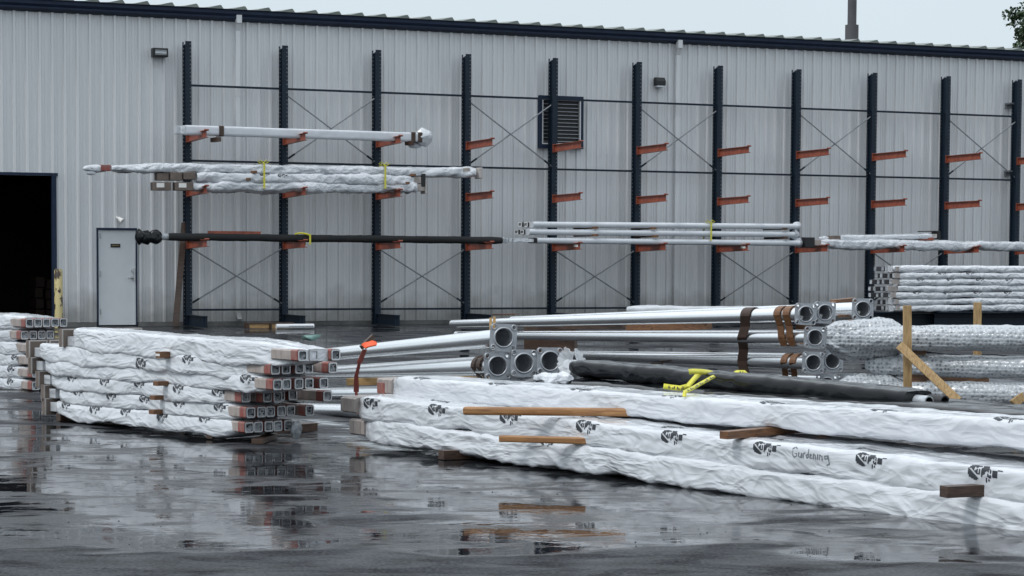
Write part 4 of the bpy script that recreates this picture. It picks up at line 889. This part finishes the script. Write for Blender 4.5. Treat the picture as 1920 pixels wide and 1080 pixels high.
ribbon(Rb([(1292, 697, 20.2, .1), (1302, 696, 20.3, .5), (1318, 697, 20.4, .4), (1335, 699, 20.6, .7), (1350, 702, 20.7, 1.2), (1372, 702, 20.7, 1.3), (1384, 697, 20.8, .9), (1396, 698, 20.8, .8), (1402, 703, 20.8, 1.0)]), .052, 'strap_yellow', 'strap_loop', root, mark=(36, 46))
ribbon(Rb([(1290, 725, 20.0, .3), (1300, 712, 20.1, .1), (1306, 704, 20.2, .2)]), .04, 'strap_yellow', 'strap_fold', root)
# ------------------------------------------------------------------ bubble wrapped poles in a timber frame
KL = [(1553, 634, 2010, 634, .30, 'topmost bubble wrapped pole, swollen at its left end'), (1625, 684, 2010, 690, .26, 'middle bubble wrapped pole with a plain rounded left end'), (1572, 735, 2010, 742, .28, 'lowest bubble wrapped pole, lumpy at its left end')]
for i, (x0, y0, x1, y1, d_, lab) in enumerate(KL):
    p0, p1 = P(x0, y0, 26.3), P(x1, y1, 25.2); root = thing('bubble_wrapped_pole', lab, 'wrapped pole', (p0 + p1) / 2 - UP * d_ / 2, 'bubble wrapped poles in the timber frame')
    wrap('bubble_wrap', root, p0, p1, d_ * 1.15, d_, seed=60 + i, amp=.018, du=.018, nv=56, ex=.95, k=1.4, mats=[MT['bubble_wrap'], MT['print_black'], MT['marker_grey']], gather=(.45, 1), glen=.16, bulge=.1, twist=.3)
    if i != 1:
        q1_ = P(x0 + (135 if i == 0 else 120), y0 + (4 if i == 0 else -3), 26.15)
        wrap('end_padding', root, p0 + Vector((-.02, -.02, .0)) + UP * (.02 if i == 0 else .02), q1_ + UP * .02, d_ * 1.4, d_ * (1.45 if i == 0 else 1.2), seed=70 + i, amp=.07, du=.02, nv=48, ex=.9, k=1.5, mats=[MT['bubble_wrap'], MT['print_black'], MT['marker_grey']], gather=(.6, .72), glen=.22, bulge=.2)
frame = thing('timber_frame', 'pale timber cradle with two posts and slanted braces round the bubble wrapped poles', 'timber frame', G(1700, 800, .05))
def fb(p, q, w, h, name, m='wood_post', up=UP): mb = MB(); mb.beam(p, q, w, h, 0, up); return mb.build(name, MT[m], frame, bevel=.004)
YV = Vector((0, 1, 0))
fb(P(1701, 573, 25.45), P(1702, 770, 25.45), .095, .045, 'post', up=YV)
fb(P(1833, 567, 27.2), P(1832, 700, 27.2), .095, .045, 'post', up=YV)
fb(P(1686, 647, 25.35), P(1797, 752, 25.0), .10, .045, 'brace', up=YV)
fb(P(1899, 758, 25.2), P(1990, 690, 25.6), .10, .045, 'brace', up=YV)
fb(P(1706, 652, 26.05), P(1880, 652, 26.6), .09, .075, 'cross_rail', 'wood_wet'); fb(P(1706, 706, 26.05), P(1850, 711, 26.6), .09, .075, 'cross_rail', 'wood_wet'); fb(P(1720, 760, 26.0), P(1880, 765, 26.4), .1, .09, 'cross_rail', 'wood_dark')
pb_ = MB(); 
for (x_, y_) in ((1722, 648), (1722, 704)): pb_.box(P(x_, y_, 25.98), Vector((.13, 0, 0)), Vector((0, .02, 0)), Vector((.05, 0, .11)))
pb_.build('gusset', MT['wood_wet'], frame, bevel=.003)
# ------------------------------------------------------------------ far right stack of seven layers
YS = 45.0; SL_ = ['topmost of seven thin white layers in the far right stack', 'second layer from the top of the far right stack, ends set back', 'third layer from the top of the far right stack with loop marks', 'fourth layer from the top of the far right stack, ends farthest left', 'fifth layer from the top of the far right stack with loop marks', 'sixth layer from the top of the far right stack', 'lowest of seven thin white layers in the far right stack']
xs = [(1640, 1671), (1640, 1683), (1632, 1683), (1627, 1680), (1630, 1675), (1640, 1672), (1640, 1672)]
for k in range(7):
    y = 504 + k * 12.3; xo, xw = xs[k]
    e0 = P(xo, y, YS); wv0 = P(xw, y, YS); wv1 = P(1990, y + 1 - k * .6, YS + .6); av = (e0 - wv0).normalized(); cv = Vector((-av.y, av.x, 0)); cv = cv if cv.y > 0 else -cv
    root = thing('wrapped_tube_bundle', SL_[k], 'pole bundle', (wv0 + wv1) / 2 - UP * .06, 'layers of the far right white stack')
    wrap('plastic_wrap', root, wv0 + cv * .25, wv1 + cv * .25, .6, .125, seed=100 + k, amp=.03, du=.02, nv=44, ex=.38, sup=(.42, .9), sag=.025, k=1.3, gather=(.85, 1), logos=[(f_, .4, 1.0) for f_ in ((.12, .30, .48, .66) if k in (2, 4) else ((.25, .42) if k == 1 else ()))], lsize=.24)
    # ends seen slightly from the side: nearest tube first, the others peep out to the left
    for i in range(4):
        ed = Vector((-.93, -.37, 0)).normalized(); cc = Vector((.37, -.93, 0)).normalized(); e_ = P(xo + 1 + i * 11.5 + (2.5 if (i + k) % 2 else 0), y + (k % 2) * .6, YS + .35 * (3 - i)); mb = MB()
        mb.box(e_ - ed * .18, ed * .18, cc * .05, UP * .048); tb = mb.build('tube', MT['tape_beige' if i == 3 else 'stack_grey'], root, bevel=.006)
        mb = MB(); mb.box(e_ + ed * .003, ed * .003, cc * .043, UP * .041); mb.build('end_face', MT['film_clear'], tb)
for (x0, x1, yy0, yy1, m_) in ((1642, 1760, 585, 603, 'rack_navy'), (1752, 1990, 584, 604, 'rack_navy')):
    mb = MB(); a_, b_ = P(x0, yy0 + 1, YS + .3), P(x1, yy0 + 1, YS + .6); zb_ = gz(a_); a_.z = b_.z = a_.z; h_ = (a_.z - zb_)
    up_ = UP * .02
    mb.beam(a_ - UP * (.09), b_ - UP * .09, .12, .012); mb.beam(a_ - UP * (h_ - .01), b_ - UP * (h_ - .01), .3, .02); mb.beam(a_ - UP * h_ / 2, b_ - UP * h_ / 2, .012, h_ - .03)
    mb.beam(a_ - UP * .0 + UP * .004 , b_ + UP * .004, .5, .02)
    tag(mb.build('steel_skid', MT[m_]), ('dark navy steel skid under the left end of the far right stack' if x0 < 1700 else 'dark navy steel skid under the far right stack toward the picture edge'), 'steel skid', 'skids under the far right stack')
# ------------------------------------------------------------------ loads on the rack
def rack_box(name, lab, x0, y0, x1, y1, off, w, h, group=None, **kw):
    p0, p1 = W(x0, y0, off), W(x1, y1, off); root = thing(name, lab, 'pole bundle', (p0 + p1) / 2 - UP * h / 2, group)
    wrap('plastic_wrap', root, p0, p1, w, h, **kw); return root, p0, p1
def band(root, p0, p1, f, w, h, bw, mt, name='band', th=.008):
    a_ = (p1 - p0).normalized(); c_ = Vector((-a_.y, a_.x, 0)); ctr = p0.lerp(p1, f); mb = MB(); rg = []
    for s_ in (-1, 1): rg.append([ctr + a_ * bw / 2 * s_ + c_ * x * (w / 2 + th) + UP * z * (h / 2 + th) for x, z in ((-1, -.85), (-.9, -1), (.9, -1), (1, -.85), (1, .85), (.9, 1), (-.9, 1), (-1, .85))])
    mb.loft(rg, 0, True, True, False); return mb.build(name, MT[mt], root)
# A: white square box pole on the top arms
r_, p0, p1 = rack_box('wrapped_square_pole', 'straight white wrapped square pole on the highest rack arms, crumpled bag on its right end', 346, 244, 786, 258, .95, .24, .20, seed=120, amp=.006, du=.04, nv=24, ex=.15, gather=(1, 1), bulge=0, mats=[MT['smooth_wrap'], MT['print_black'], MT['marker_grey']])
a_ = (p1 - p0).normalized()
for i in (0, 1): 
    mb = MB(); q_ = p0 - a_ * (.05 + i * .09) + WN * (-.06 * i); mb.box(q_, a_ * .05, WN * .10, UP * .085); mb.build('pole_end', MT['film_white' if i == 0 else 'film_grey'], r_, bevel=.01)
for f in (.145, .965, .995): band(r_, p0, p1, f, .25, .20, .10 if f < .5 else .095, 'rubber_brown', 'brown_strap')
timber(W(398, 263, .9), W(411, 261, 1.15), .1, .09, 'wood_dark', 'small dark block strapped under the highest square pole near its left end', None, 'wood_block')
timber(W(761, 269, .95), W(775, 268, 1.1), .1, .09, 'wood_dark', 'small dark block strapped under the highest square pole near its right end', None, 'wood_block')
def bag(root, ctr, rx, rz_, seed, mt='film_white', name='bag_end', squash=.8):
    mb = MB(); rg = []
    for i in range(13):
        f = i / 12; ph = math.pi * (f * .96 + .02); ring = []
        for j in range(20):
            th = 2 * math.pi * j / 20; n_ = 1 + .38 * noise.noise(Vector((math.cos(th) * 1.8, math.sin(th) * 1.8, f * 4 + seed)))
            ring.append(ctr - a_ * math.cos(ph) * rx + WN * math.cos(th) * math.sin(ph) * rz_ * squash * n_ + UP * math.sin(th) * math.sin(ph) * rz_ * n_)
        rg.append(ring)
    mb.loft(rg, 0, True, True); return mb.build(name, MT[mt], root)
bag(r_, W(794, 257, .95), .2, .19, 3); bag(r_, W(778, 272, .9), .16, .07, 5, 'film_grey')
# B: three bundles on the second arms
r_, p0, p1 = rack_box('wrapped_pole_bundle', 'longest white twisted film bundle on the second arms, orange label near its left tip', 208, 315, 888, 323, 1.0, .28, .20, seed=121, amp=.06, du=.03, nv=32, ex=.7, twist=1.6, gather=(.55, .95), glen=1.6, sup=(.1, .5), sag=.01)
a_ = (p1 - p0).normalized(); bag(r_, W(181, 316, 1.0), .28, .08, 8); bag(r_, W(171, 324, 1.0), .1, .05, 9); band(r_, p0 - a_ * .12, p1, 0, .11, .11, .2, 'tape_red', 'orange_label')
band(r_, p0, p1, .972, .27, .17, .16, 'tape_beige', 'tape_band'); mb = MB(); mb.box(p1 + a_ * .12 - UP * .02, a_ * .05, WN * .13, UP * .12); mb.build('end_plate', MT['cardboard_edge'], r_, bevel=.02); mb = MB(); mb.box(p1 + a_ * .172 - UP * .02, a_ * .004, WN * .08, UP * .08); mb.build('plate_hole', MT['tube_dark'], r_)
r2, p2, p3 = rack_box('wrapped_pole_bundle', 'middle white film bundle of three on the left rack, grey boards at its left', 366, 332, 772, 338, 1.0, .36, .20, seed=122, amp=.065, du=.03, nv=32, ex=.55, sup=(.3,), sag=.03, twist=.7, logos=[(.30, .6), (.38, .3)], lsize=.3)
a_ = (p3 - p2).normalized()
for i in range(3): mb = MB(); mb.box(p2 - a_ * (.16 + .27 * i) + UP * (.015 - .01 * i) + WN * (.06 - .05 * i), a_ * .125, WN * .12, UP * (.075 + .01 * (i % 2))); mb.build('board_end', MT['cardboard'], r2, bevel=.012)
mb = MB(); mb.box(p3 + a_ * .08, a_ * .09, WN * .13, UP * .075); mb.build('taped_end', MT['tape_beige'], r2, bevel=.01); mb = MB(); mb.box(p3 + a_ * .22, a_ * .05, WN * .14, UP * .14); mb.build('black_cap', MT['black_plastic'], r2, bevel=.01)
r3, p4, p5 = rack_box('wrapped_pole_bundle', 'lowest white film bundle of three on the left rack, two boxed ends at left', 356, 349, 778, 352, 1.0, .36, .165, seed=123, amp=.065, du=.03, nv=32, ex=.6, sup=(.02, .45, .9), sag=.05, twist=.8)
a_ = (p5 - p4).normalized()
for i in range(2):
    mb = MB(); q_ = p4 - a_ * (.16 + .46 * i) - UP * .01 + WN * (.05 - .02 * i); mb.box(q_, a_ * .19, WN * .12, UP * .085); o = mb.build('board_end', MT['cardboard'], r3, bevel=.01)
    mb = MB(); mb.box(q_ + WN * .122 + UP * .02 - a_ * .04, a_ * .08, WN * .002, UP * .045); mb.build('paper_label', MT['label_white'], o)
mb = MB(); mb.box(p5 + a_ * .08, a_ * .10, WN * .13, UP * .075); mb.build('taped_end', MT['tape_beige'], r3, bevel=.01); mb = MB(); mb.box(p5 + a_ * .205, a_ * .02, WN * .14, UP * .13); mb.build('end_plate', MT['cardboard_edge'], r3, bevel=.006)
def yellow_tie(lab, x, yt, yb, off, bow=True):
    p, q = W(x, yt, off), W(x + 1, yb, off); root = thing('yellow_tie', lab, 'tie', q, 'yellow ties on the rack'); mb = MB(); mid = p.lerp(q, .5); w_ = .35
    hh_ = (p.z - q.z) / 2 + .015; rg = []
    for s_ in (-1, 1): rg.append([mid + WT * .02 * s_ + WN * x_ + UP * z_ for x_, z_ in ((.0, -hh_), (.0, hh_), (-w_, hh_), (-w_, -hh_))])
    mb.loft(rg, 0, True, False, False); mb.build('band', MT['strap_yellow'], root, solid=.006)
    if bow:
        mb = MB()
        for k_ in (-1, 1): mb.tube([p + UP * .02 - WN * .05, p + UP * .08 + WT * .07 * k_ - WN * .05, p + UP * .05 + WT * .13 * k_ - WN * .04, p + UP * .01 + WT * .05 * k_ - WN * .05], .009, 8)
        mb.build('bow', MT['strap_yellow'], root)
yellow_tie('yellow tie round the three left bundles, nearer the left side of the rack', 495, 307, 352, 1.22); yellow_tie('yellow tie round the three left bundles near their right ends', 722, 311, 352, 1.22)
for (x, y, lab) in ((473, 323, 'rusty spacer under the longest white bundle on the rack'), (461, 337, 'rusty spacer between the lower two white bundles on the left rack'), (771, 329, 'rusty spacer near the right end of the longest bundle'), (759, 344, 'small rusty spacer near the right end of the lower two bundles')): timber(W(x - 9, y, .95), W(x + 6, y - 1, 1.2), .1, .05, 'wood_wet', lab, 'small spacers on the rack', 'spacer_block')
# C: long black wrapped pole
p0, p1 = W(315, 444, .95), W(940, 451, .95); a_ = (p1 - p0).normalized(); root = thing('black_wrapped_pole', 'very long black wrapped pole on the lowest arms with a lumpy black left end', 'wrapped pole', (p0 + p1) / 2 - UP * .08, None)
wrap('black_wrap', root, p0, p1, .20, .155, seed=131, amp=.012, du=.05, nv=24, ex=.8, mats=[MT['black_foam'], MT['print_black'], MT['marker_grey']], gather=(.95, .9), bulge=.05)
bag(root, W(291, 444, .95), .15, .15, 11, 'film_black', 'bagged_end'); bag(root, W(273, 445, .95), .13, .14, 12, 'film_black', 'bagged_end'); bag(root, W(262, 444, .95), .1, .15, 13, 'film_black', 'bagged_end')
mb = MB(); mb.tube([W(299, 444, .95), p0 + a_ * .02], .07, 16); mb.build('silver_tape', MT['film_clear'], root)
mb = MB(); mb.box(p1 + a_ * .06, a_ * .07, WN * .08, UP * .06); mb.build('silver_tape', MT['film_clear'], root, bevel=.01)
mb = MB(); mb.beam(W(390, 436, .75), W(488, 437, .75), .1, .07); tag(mb.build('rusty_channel', MT['rack_red'], bevel=.005), 'short rusty red channel lying on the black wrapped pole', 'steel channel')
yellow_tie('short yellow tie round the long black pole above the second rack column', 581, 440, 457, 1.12, False)
mb = MB(); mb.tube([W(553, 439, 1.0), W(562, 437, 1.05), W(572, 438, 1.05), W(581, 441, 1.08)], .02, 8); tag(mb.build('yellow_tie', MT['strap_yellow']), 'loose twist of yellow tie lying along the black pole', 'tie', 'yellow ties on the rack')
# D: three rows of white square tubes
for k, (x0, y0, x1, y1, xe) in enumerate(((993, 421, 1488, 425, 975), (986, 435, 1482, 440, 967), (999, 451, 1492, 456, 952))):
    r_, p0, p1 = rack_box('white_square_tubes', ('top row of the white square tubes on the middle of the rack', 'middle row of the white square tubes on the middle of the rack', 'bottom row of white square tubes on the rack, with a short piece at its left')[k], x0, y0, x1, y1, .95, .42, .128, 'rows of white square tubes on the rack', seed=140 + k, amp=.004, du=.06, nv=20, ex=.18, gather=(1, 1), bulge=0.01, mats=[MT['smooth_wrap'], MT['print_black'], MT['marker_grey']])
    a_ = (p1 - p0).normalized()
    for i in range(2 if k < 2 else 1):
        if k < 2: square_tube(r_, p0 - a_ * (.08 + .13 * i) - WN * (.03 + .02 * i), -a_ * .8 + WN * .6, (WN * .8 + a_ * .6).normalized(), .095, ln=.3, seed=300 + k * 3 + i, tapes=(), plug=True, edge='label_white')
        else:
            mb = MB(); mb.box(p0 - a_ * .27, a_ * .25, WN * .12, UP * .04); mb.build('short_piece', MT['film_white'], r_, bevel=.008); mb = MB(); mb.box(p0 - a_ * .58, a_ * .04, WN * .10, UP * .045); mb.build('end_plate', MT['tube_edge'], r_, bevel=.004)
            mb = MB(); mb.box(p0 - a_ * .0, a_ * .012, WN * .22, UP * .055); mb.build('dark_end', MT['tube_dark'], r_)
    bag(r_, W((1494, 1490, 1497)[k], (424, 440, 455)[k], .95), .12, .095 if k == 0 else .115, 20 + k, 'film_white', 'bagged_end')
for (x, y, lab) in ((1103, 428, 'brown spacer between top and middle tube rows, left'), (1103, 442, 'brown spacer between middle and bottom tube rows, left'), (1212, 429, 'brown spacer between top and middle tube rows, centre'), (1216, 444, 'brown spacer between middle and bottom tube rows, centre'), (1458, 430, 'brown spacer between top and middle tube rows, right'), (1460, 447, 'brown spacer between middle and bottom tube rows, right')):
    timber(W(x - 26, y, .7), W(x + 17, y - 1, 1.2), .1, .05, 'wood_dark' if x > 1300 else 'wood_wet', lab, 'spacers between the white tube rows', 'spacer_block')
yellow_tie('yellow tie round the three rows of white square tubes', 1333, 419, 450, 1.2)
# E: right rack bundles
r_, p0, p1 = rack_box('wrapped_pole_bundle', 'long sagging white film bundle on the lowest arms at the right of the rack', 1535, 455, 1990, 461, 1.0, .38, .16, seed=151, amp=.05, du=.03, nv=32, ex=.6, sup=(.0, .27, .62), sag=.10, twist=.5, gather=(.7, 1), glen=.3)
a_ = (p1 - p0).normalized(); mb = MB(); mb.box(p0 - a_ * .09, a_ * .10, WN * .1, UP * .07); mb.build('taped_end', MT['tape_beige'], r_, bevel=.01); mb = MB(); mb.box(p0 - a_ * .32, a_ * .13, WN * .14, UP * .12); mb.build('black_cap', MT['black_plastic'], r_, bevel=.01)
r_, p0, p1 = rack_box('wrapped_pole_bundle', 'shorter upper white film bundle near the right of the rack with a black clamp', 1571, 446, 1742, 443, .9, .3, .125, seed=152, amp=.03, du=.03, nv=32, ex=.6, sup=(.5,), sag=.02, twist=.6)
a_ = (p1 - p0).normalized(); mb = MB(); mb.box(p0 - a_ * .12, a_ * .13, WN * .12, UP * .055); mb.build('taped_end', MT['cardboard'], r_, bevel=.01); bag(r_, p0 - a_ * .38, .14, .05, 31)
mb = MB(); mb.box(p1 + a_ * .07, a_ * .08, WN * .12, UP * .05); mb.build('taped_end', MT['cardboard_edge'], r_, bevel=.01); mb = MB(); mb.box(p1 + a_ * .2 + UP * .02, a_ * .04, WN * .14, UP * .1); mb.box(p1 - a_ * .02 + UP * .118, a_ * .28, WN * .05, UP * .012); mb.build('black_clamp', MT['black_plastic'], r_, bevel=.006)
timber(W(1722, 449, .9), W(1750, 448, 1.05), .1, .06, 'rack_red', 'small red brown block under the right end of the shorter upper bundle', None, 'wood_block')
# ------------------------------------------------------------------ small things at the foot of the wall
p_ = W(506, 608, 1.3); p_.z = gz(p_)
root = thing('wood_pallet', 'small pale wooden pallet lying at the foot of the second rack column', 'pallet', p_)
sA, _ = WS(463, 608, 1.3); sB, _ = WS(550, 608, 1.3); zp = p_.z
mb = MB(); mb.wb(sA, sB, 1.1, 1.35, zp + .095, zp + .12); mb.build('deck_board', MT['wood_dark'], root)
mb = MB(); mb.wb(sA, sA + .04, 1.1, 1.34, zp, zp + .094); mb.wb((sA + sB) / 2 - .02, (sA + sB) / 2 + .02, 1.1, 1.34, zp, zp + .094); mb.wb(sB - .04, sB, 1.1, 1.34, zp, zp + .094); mb.build('bearer', MT['wood_dark'], root)
mb = MB(); mb.wb(sA + .05, (sA + sB) / 2 - .03, 1.3, 1.32, zp + .004, zp + .09); mb.wb((sA + sB) / 2 + .03, sB - .05, 1.3, 1.32, zp + .004, zp + .09); mb.build('side_board', MT['wood_fresh'], root)
sA, _ = WS(518, 613, 1.7); sB, _ = WS(588, 613, 1.7); zp = ground_z(1.7)
root = thing('white_pipe', 'short white plastic pipe with grey print lying by the pallet', 'pipe', wp((sA + sB) / 2, 1.7, zp))
mb = MB(); mb.tube([wp(sA, 1.7, zp + .055), wp(sB, 1.7, zp + .055)], .052, 16); mb.build('pipe', MT['pvc'], root)
mb = MB(); x = sA + .26
while x < sA + .78:
    w_ = random.uniform(.014, .03); mb.wb(x, x + w_, 1.7 + .050, 1.7 + .0545, zp + .045, zp + .068); x += w_ + .012
mb.build('print', MT['marker_grey'], root)
for (x, y, w_, lab) in ((470, 632, .9, 'dark puddle scrap of film on the wet ground'),): pass
mb = MB(); c_ = G(582, 639, gz(G(582, 639, .2)) + .03)
vs = [c_ + Vector((math.cos(t_) * .16 * (1 + .3 * math.sin(3 * t_)), math.sin(t_) * .5, .06 + .05 * math.sin(2 * t_))) for t_ in [2 * math.pi * j / 12 for j in range(12)]]
mb.add(vs + [c_ + Vector((0, 0, .1)), c_], [(j, (j + 1) % 12, 12) for j in range(12)] + [((j + 1) % 12, j, 13) for j in range(12)], 0, True); tag(mb.build('plastic_sheet', MT['teal_film']), 'crumpled pale teal plastic sheet behind the top of the left stack', 'plastic sheet')
for i, (x0, x1, y, Yd, lab) in enumerate(((610, 720, 692, 29.8, 'teal plastic strip between the left round poles'), (800, 832, 713, 27.4, 'dark green plastic patch under the left round poles'))):
    mb = MB(); mb.beam(P(x0, y, Yd), P(x1, y, Yd), .25, .09 if i == 0 else .1); tag(mb.build('plastic_strip', MT['teal_film'], bevel=.02), lab, 'plastic strip')
# grit and small debris on the wet asphalt
rnd = random.Random(5); mb = MB()
for _ in range(60):
    x, y = rnd.uniform(20, 1900), rnd.uniform(850, 1075)
    if y < 830 + (x - 700) * .14 and x > 650: continue
    c_ = G(x, y, 0); r_ = rnd.uniform(.005, .011); vs = [c_ + Vector((math.cos(t_) * r_ * rnd.uniform(.7, 1.4), math.sin(t_) * r_ * 1.5, 0)) for t_ in [2 * math.pi * j / 6 for j in range(6)]] + [c_ + UP * r_ * .8]
    mb.add(vs, [(j, (j + 1) % 6, 6) for j in range(6)])
tag(mb.build('grit', MT['black_plastic']), kind='stuff', label='scattered dark grit on the wet asphalt', cat='grit')
# ------------------------------------------------------------------ tree behind the roof
rnd = random.Random(11); tc_ = P(2024, 26, 72); root = thing('broadleaf_tree', 'leafy green tree rising beyond the roof at the right picture edge', 'tree', Vector((tc_.x, tc_.y, ZW)))
mb = MB(); mb.tube([(tc_.x, tc_.y, ZW), (tc_.x + .2, tc_.y, 5), (tc_.x, tc_.y, tc_.z + 1)], [.32, .24, .06], 10)
for k in range(9):
    an = rnd.uniform(0, 6.28); z_ = rnd.uniform(6, tc_.z); e_ = Vector((tc_.x + math.cos(an) * rnd.uniform(1, 2.2), tc_.y + math.sin(an) * 2, z_ + rnd.uniform(.6, 1.6))); mb.tube([(tc_.x, tc_.y, z_), e_], [.08, .02], 6)
mb.build('trunk', MT['bark'], root)
mb = MB()
for _ in range(130):
    th, ph = rnd.uniform(0, 6.28), math.acos(rnd.uniform(-.9, 1)); rr_ = 2.2 * rnd.uniform(.45, 1.0); cc = tc_ + Vector((math.cos(th) * math.sin(ph) * rr_, math.sin(th) * math.sin(ph) * rr_, math.cos(ph) * rr_ * 1.1)); R_ = rnd.uniform(.3, .6)
    for _ in range(170):
        v = Vector((rnd.gauss(0, 1), rnd.gauss(0, 1), rnd.gauss(0, .8))); v = cc + v.normalized() * R_ * rnd.uniform(.2, 1); d1_ = Vector((rnd.uniform(-1, 1), rnd.uniform(-1, 1), rnd.uniform(-1.2, .2))).normalized() * .15; d2_ = d1_.cross(Vector((rnd.uniform(-1, 1), rnd.uniform(-1, 1), rnd.uniform(-1, 1)))).normalized() * .055
        mb.add([v, v + d1_ * .5 + d2_, v + d1_, v + d1_ * .5 - d2_], [(0, 1, 2, 3)])
mb.build('crown', MT['leaf'], root)
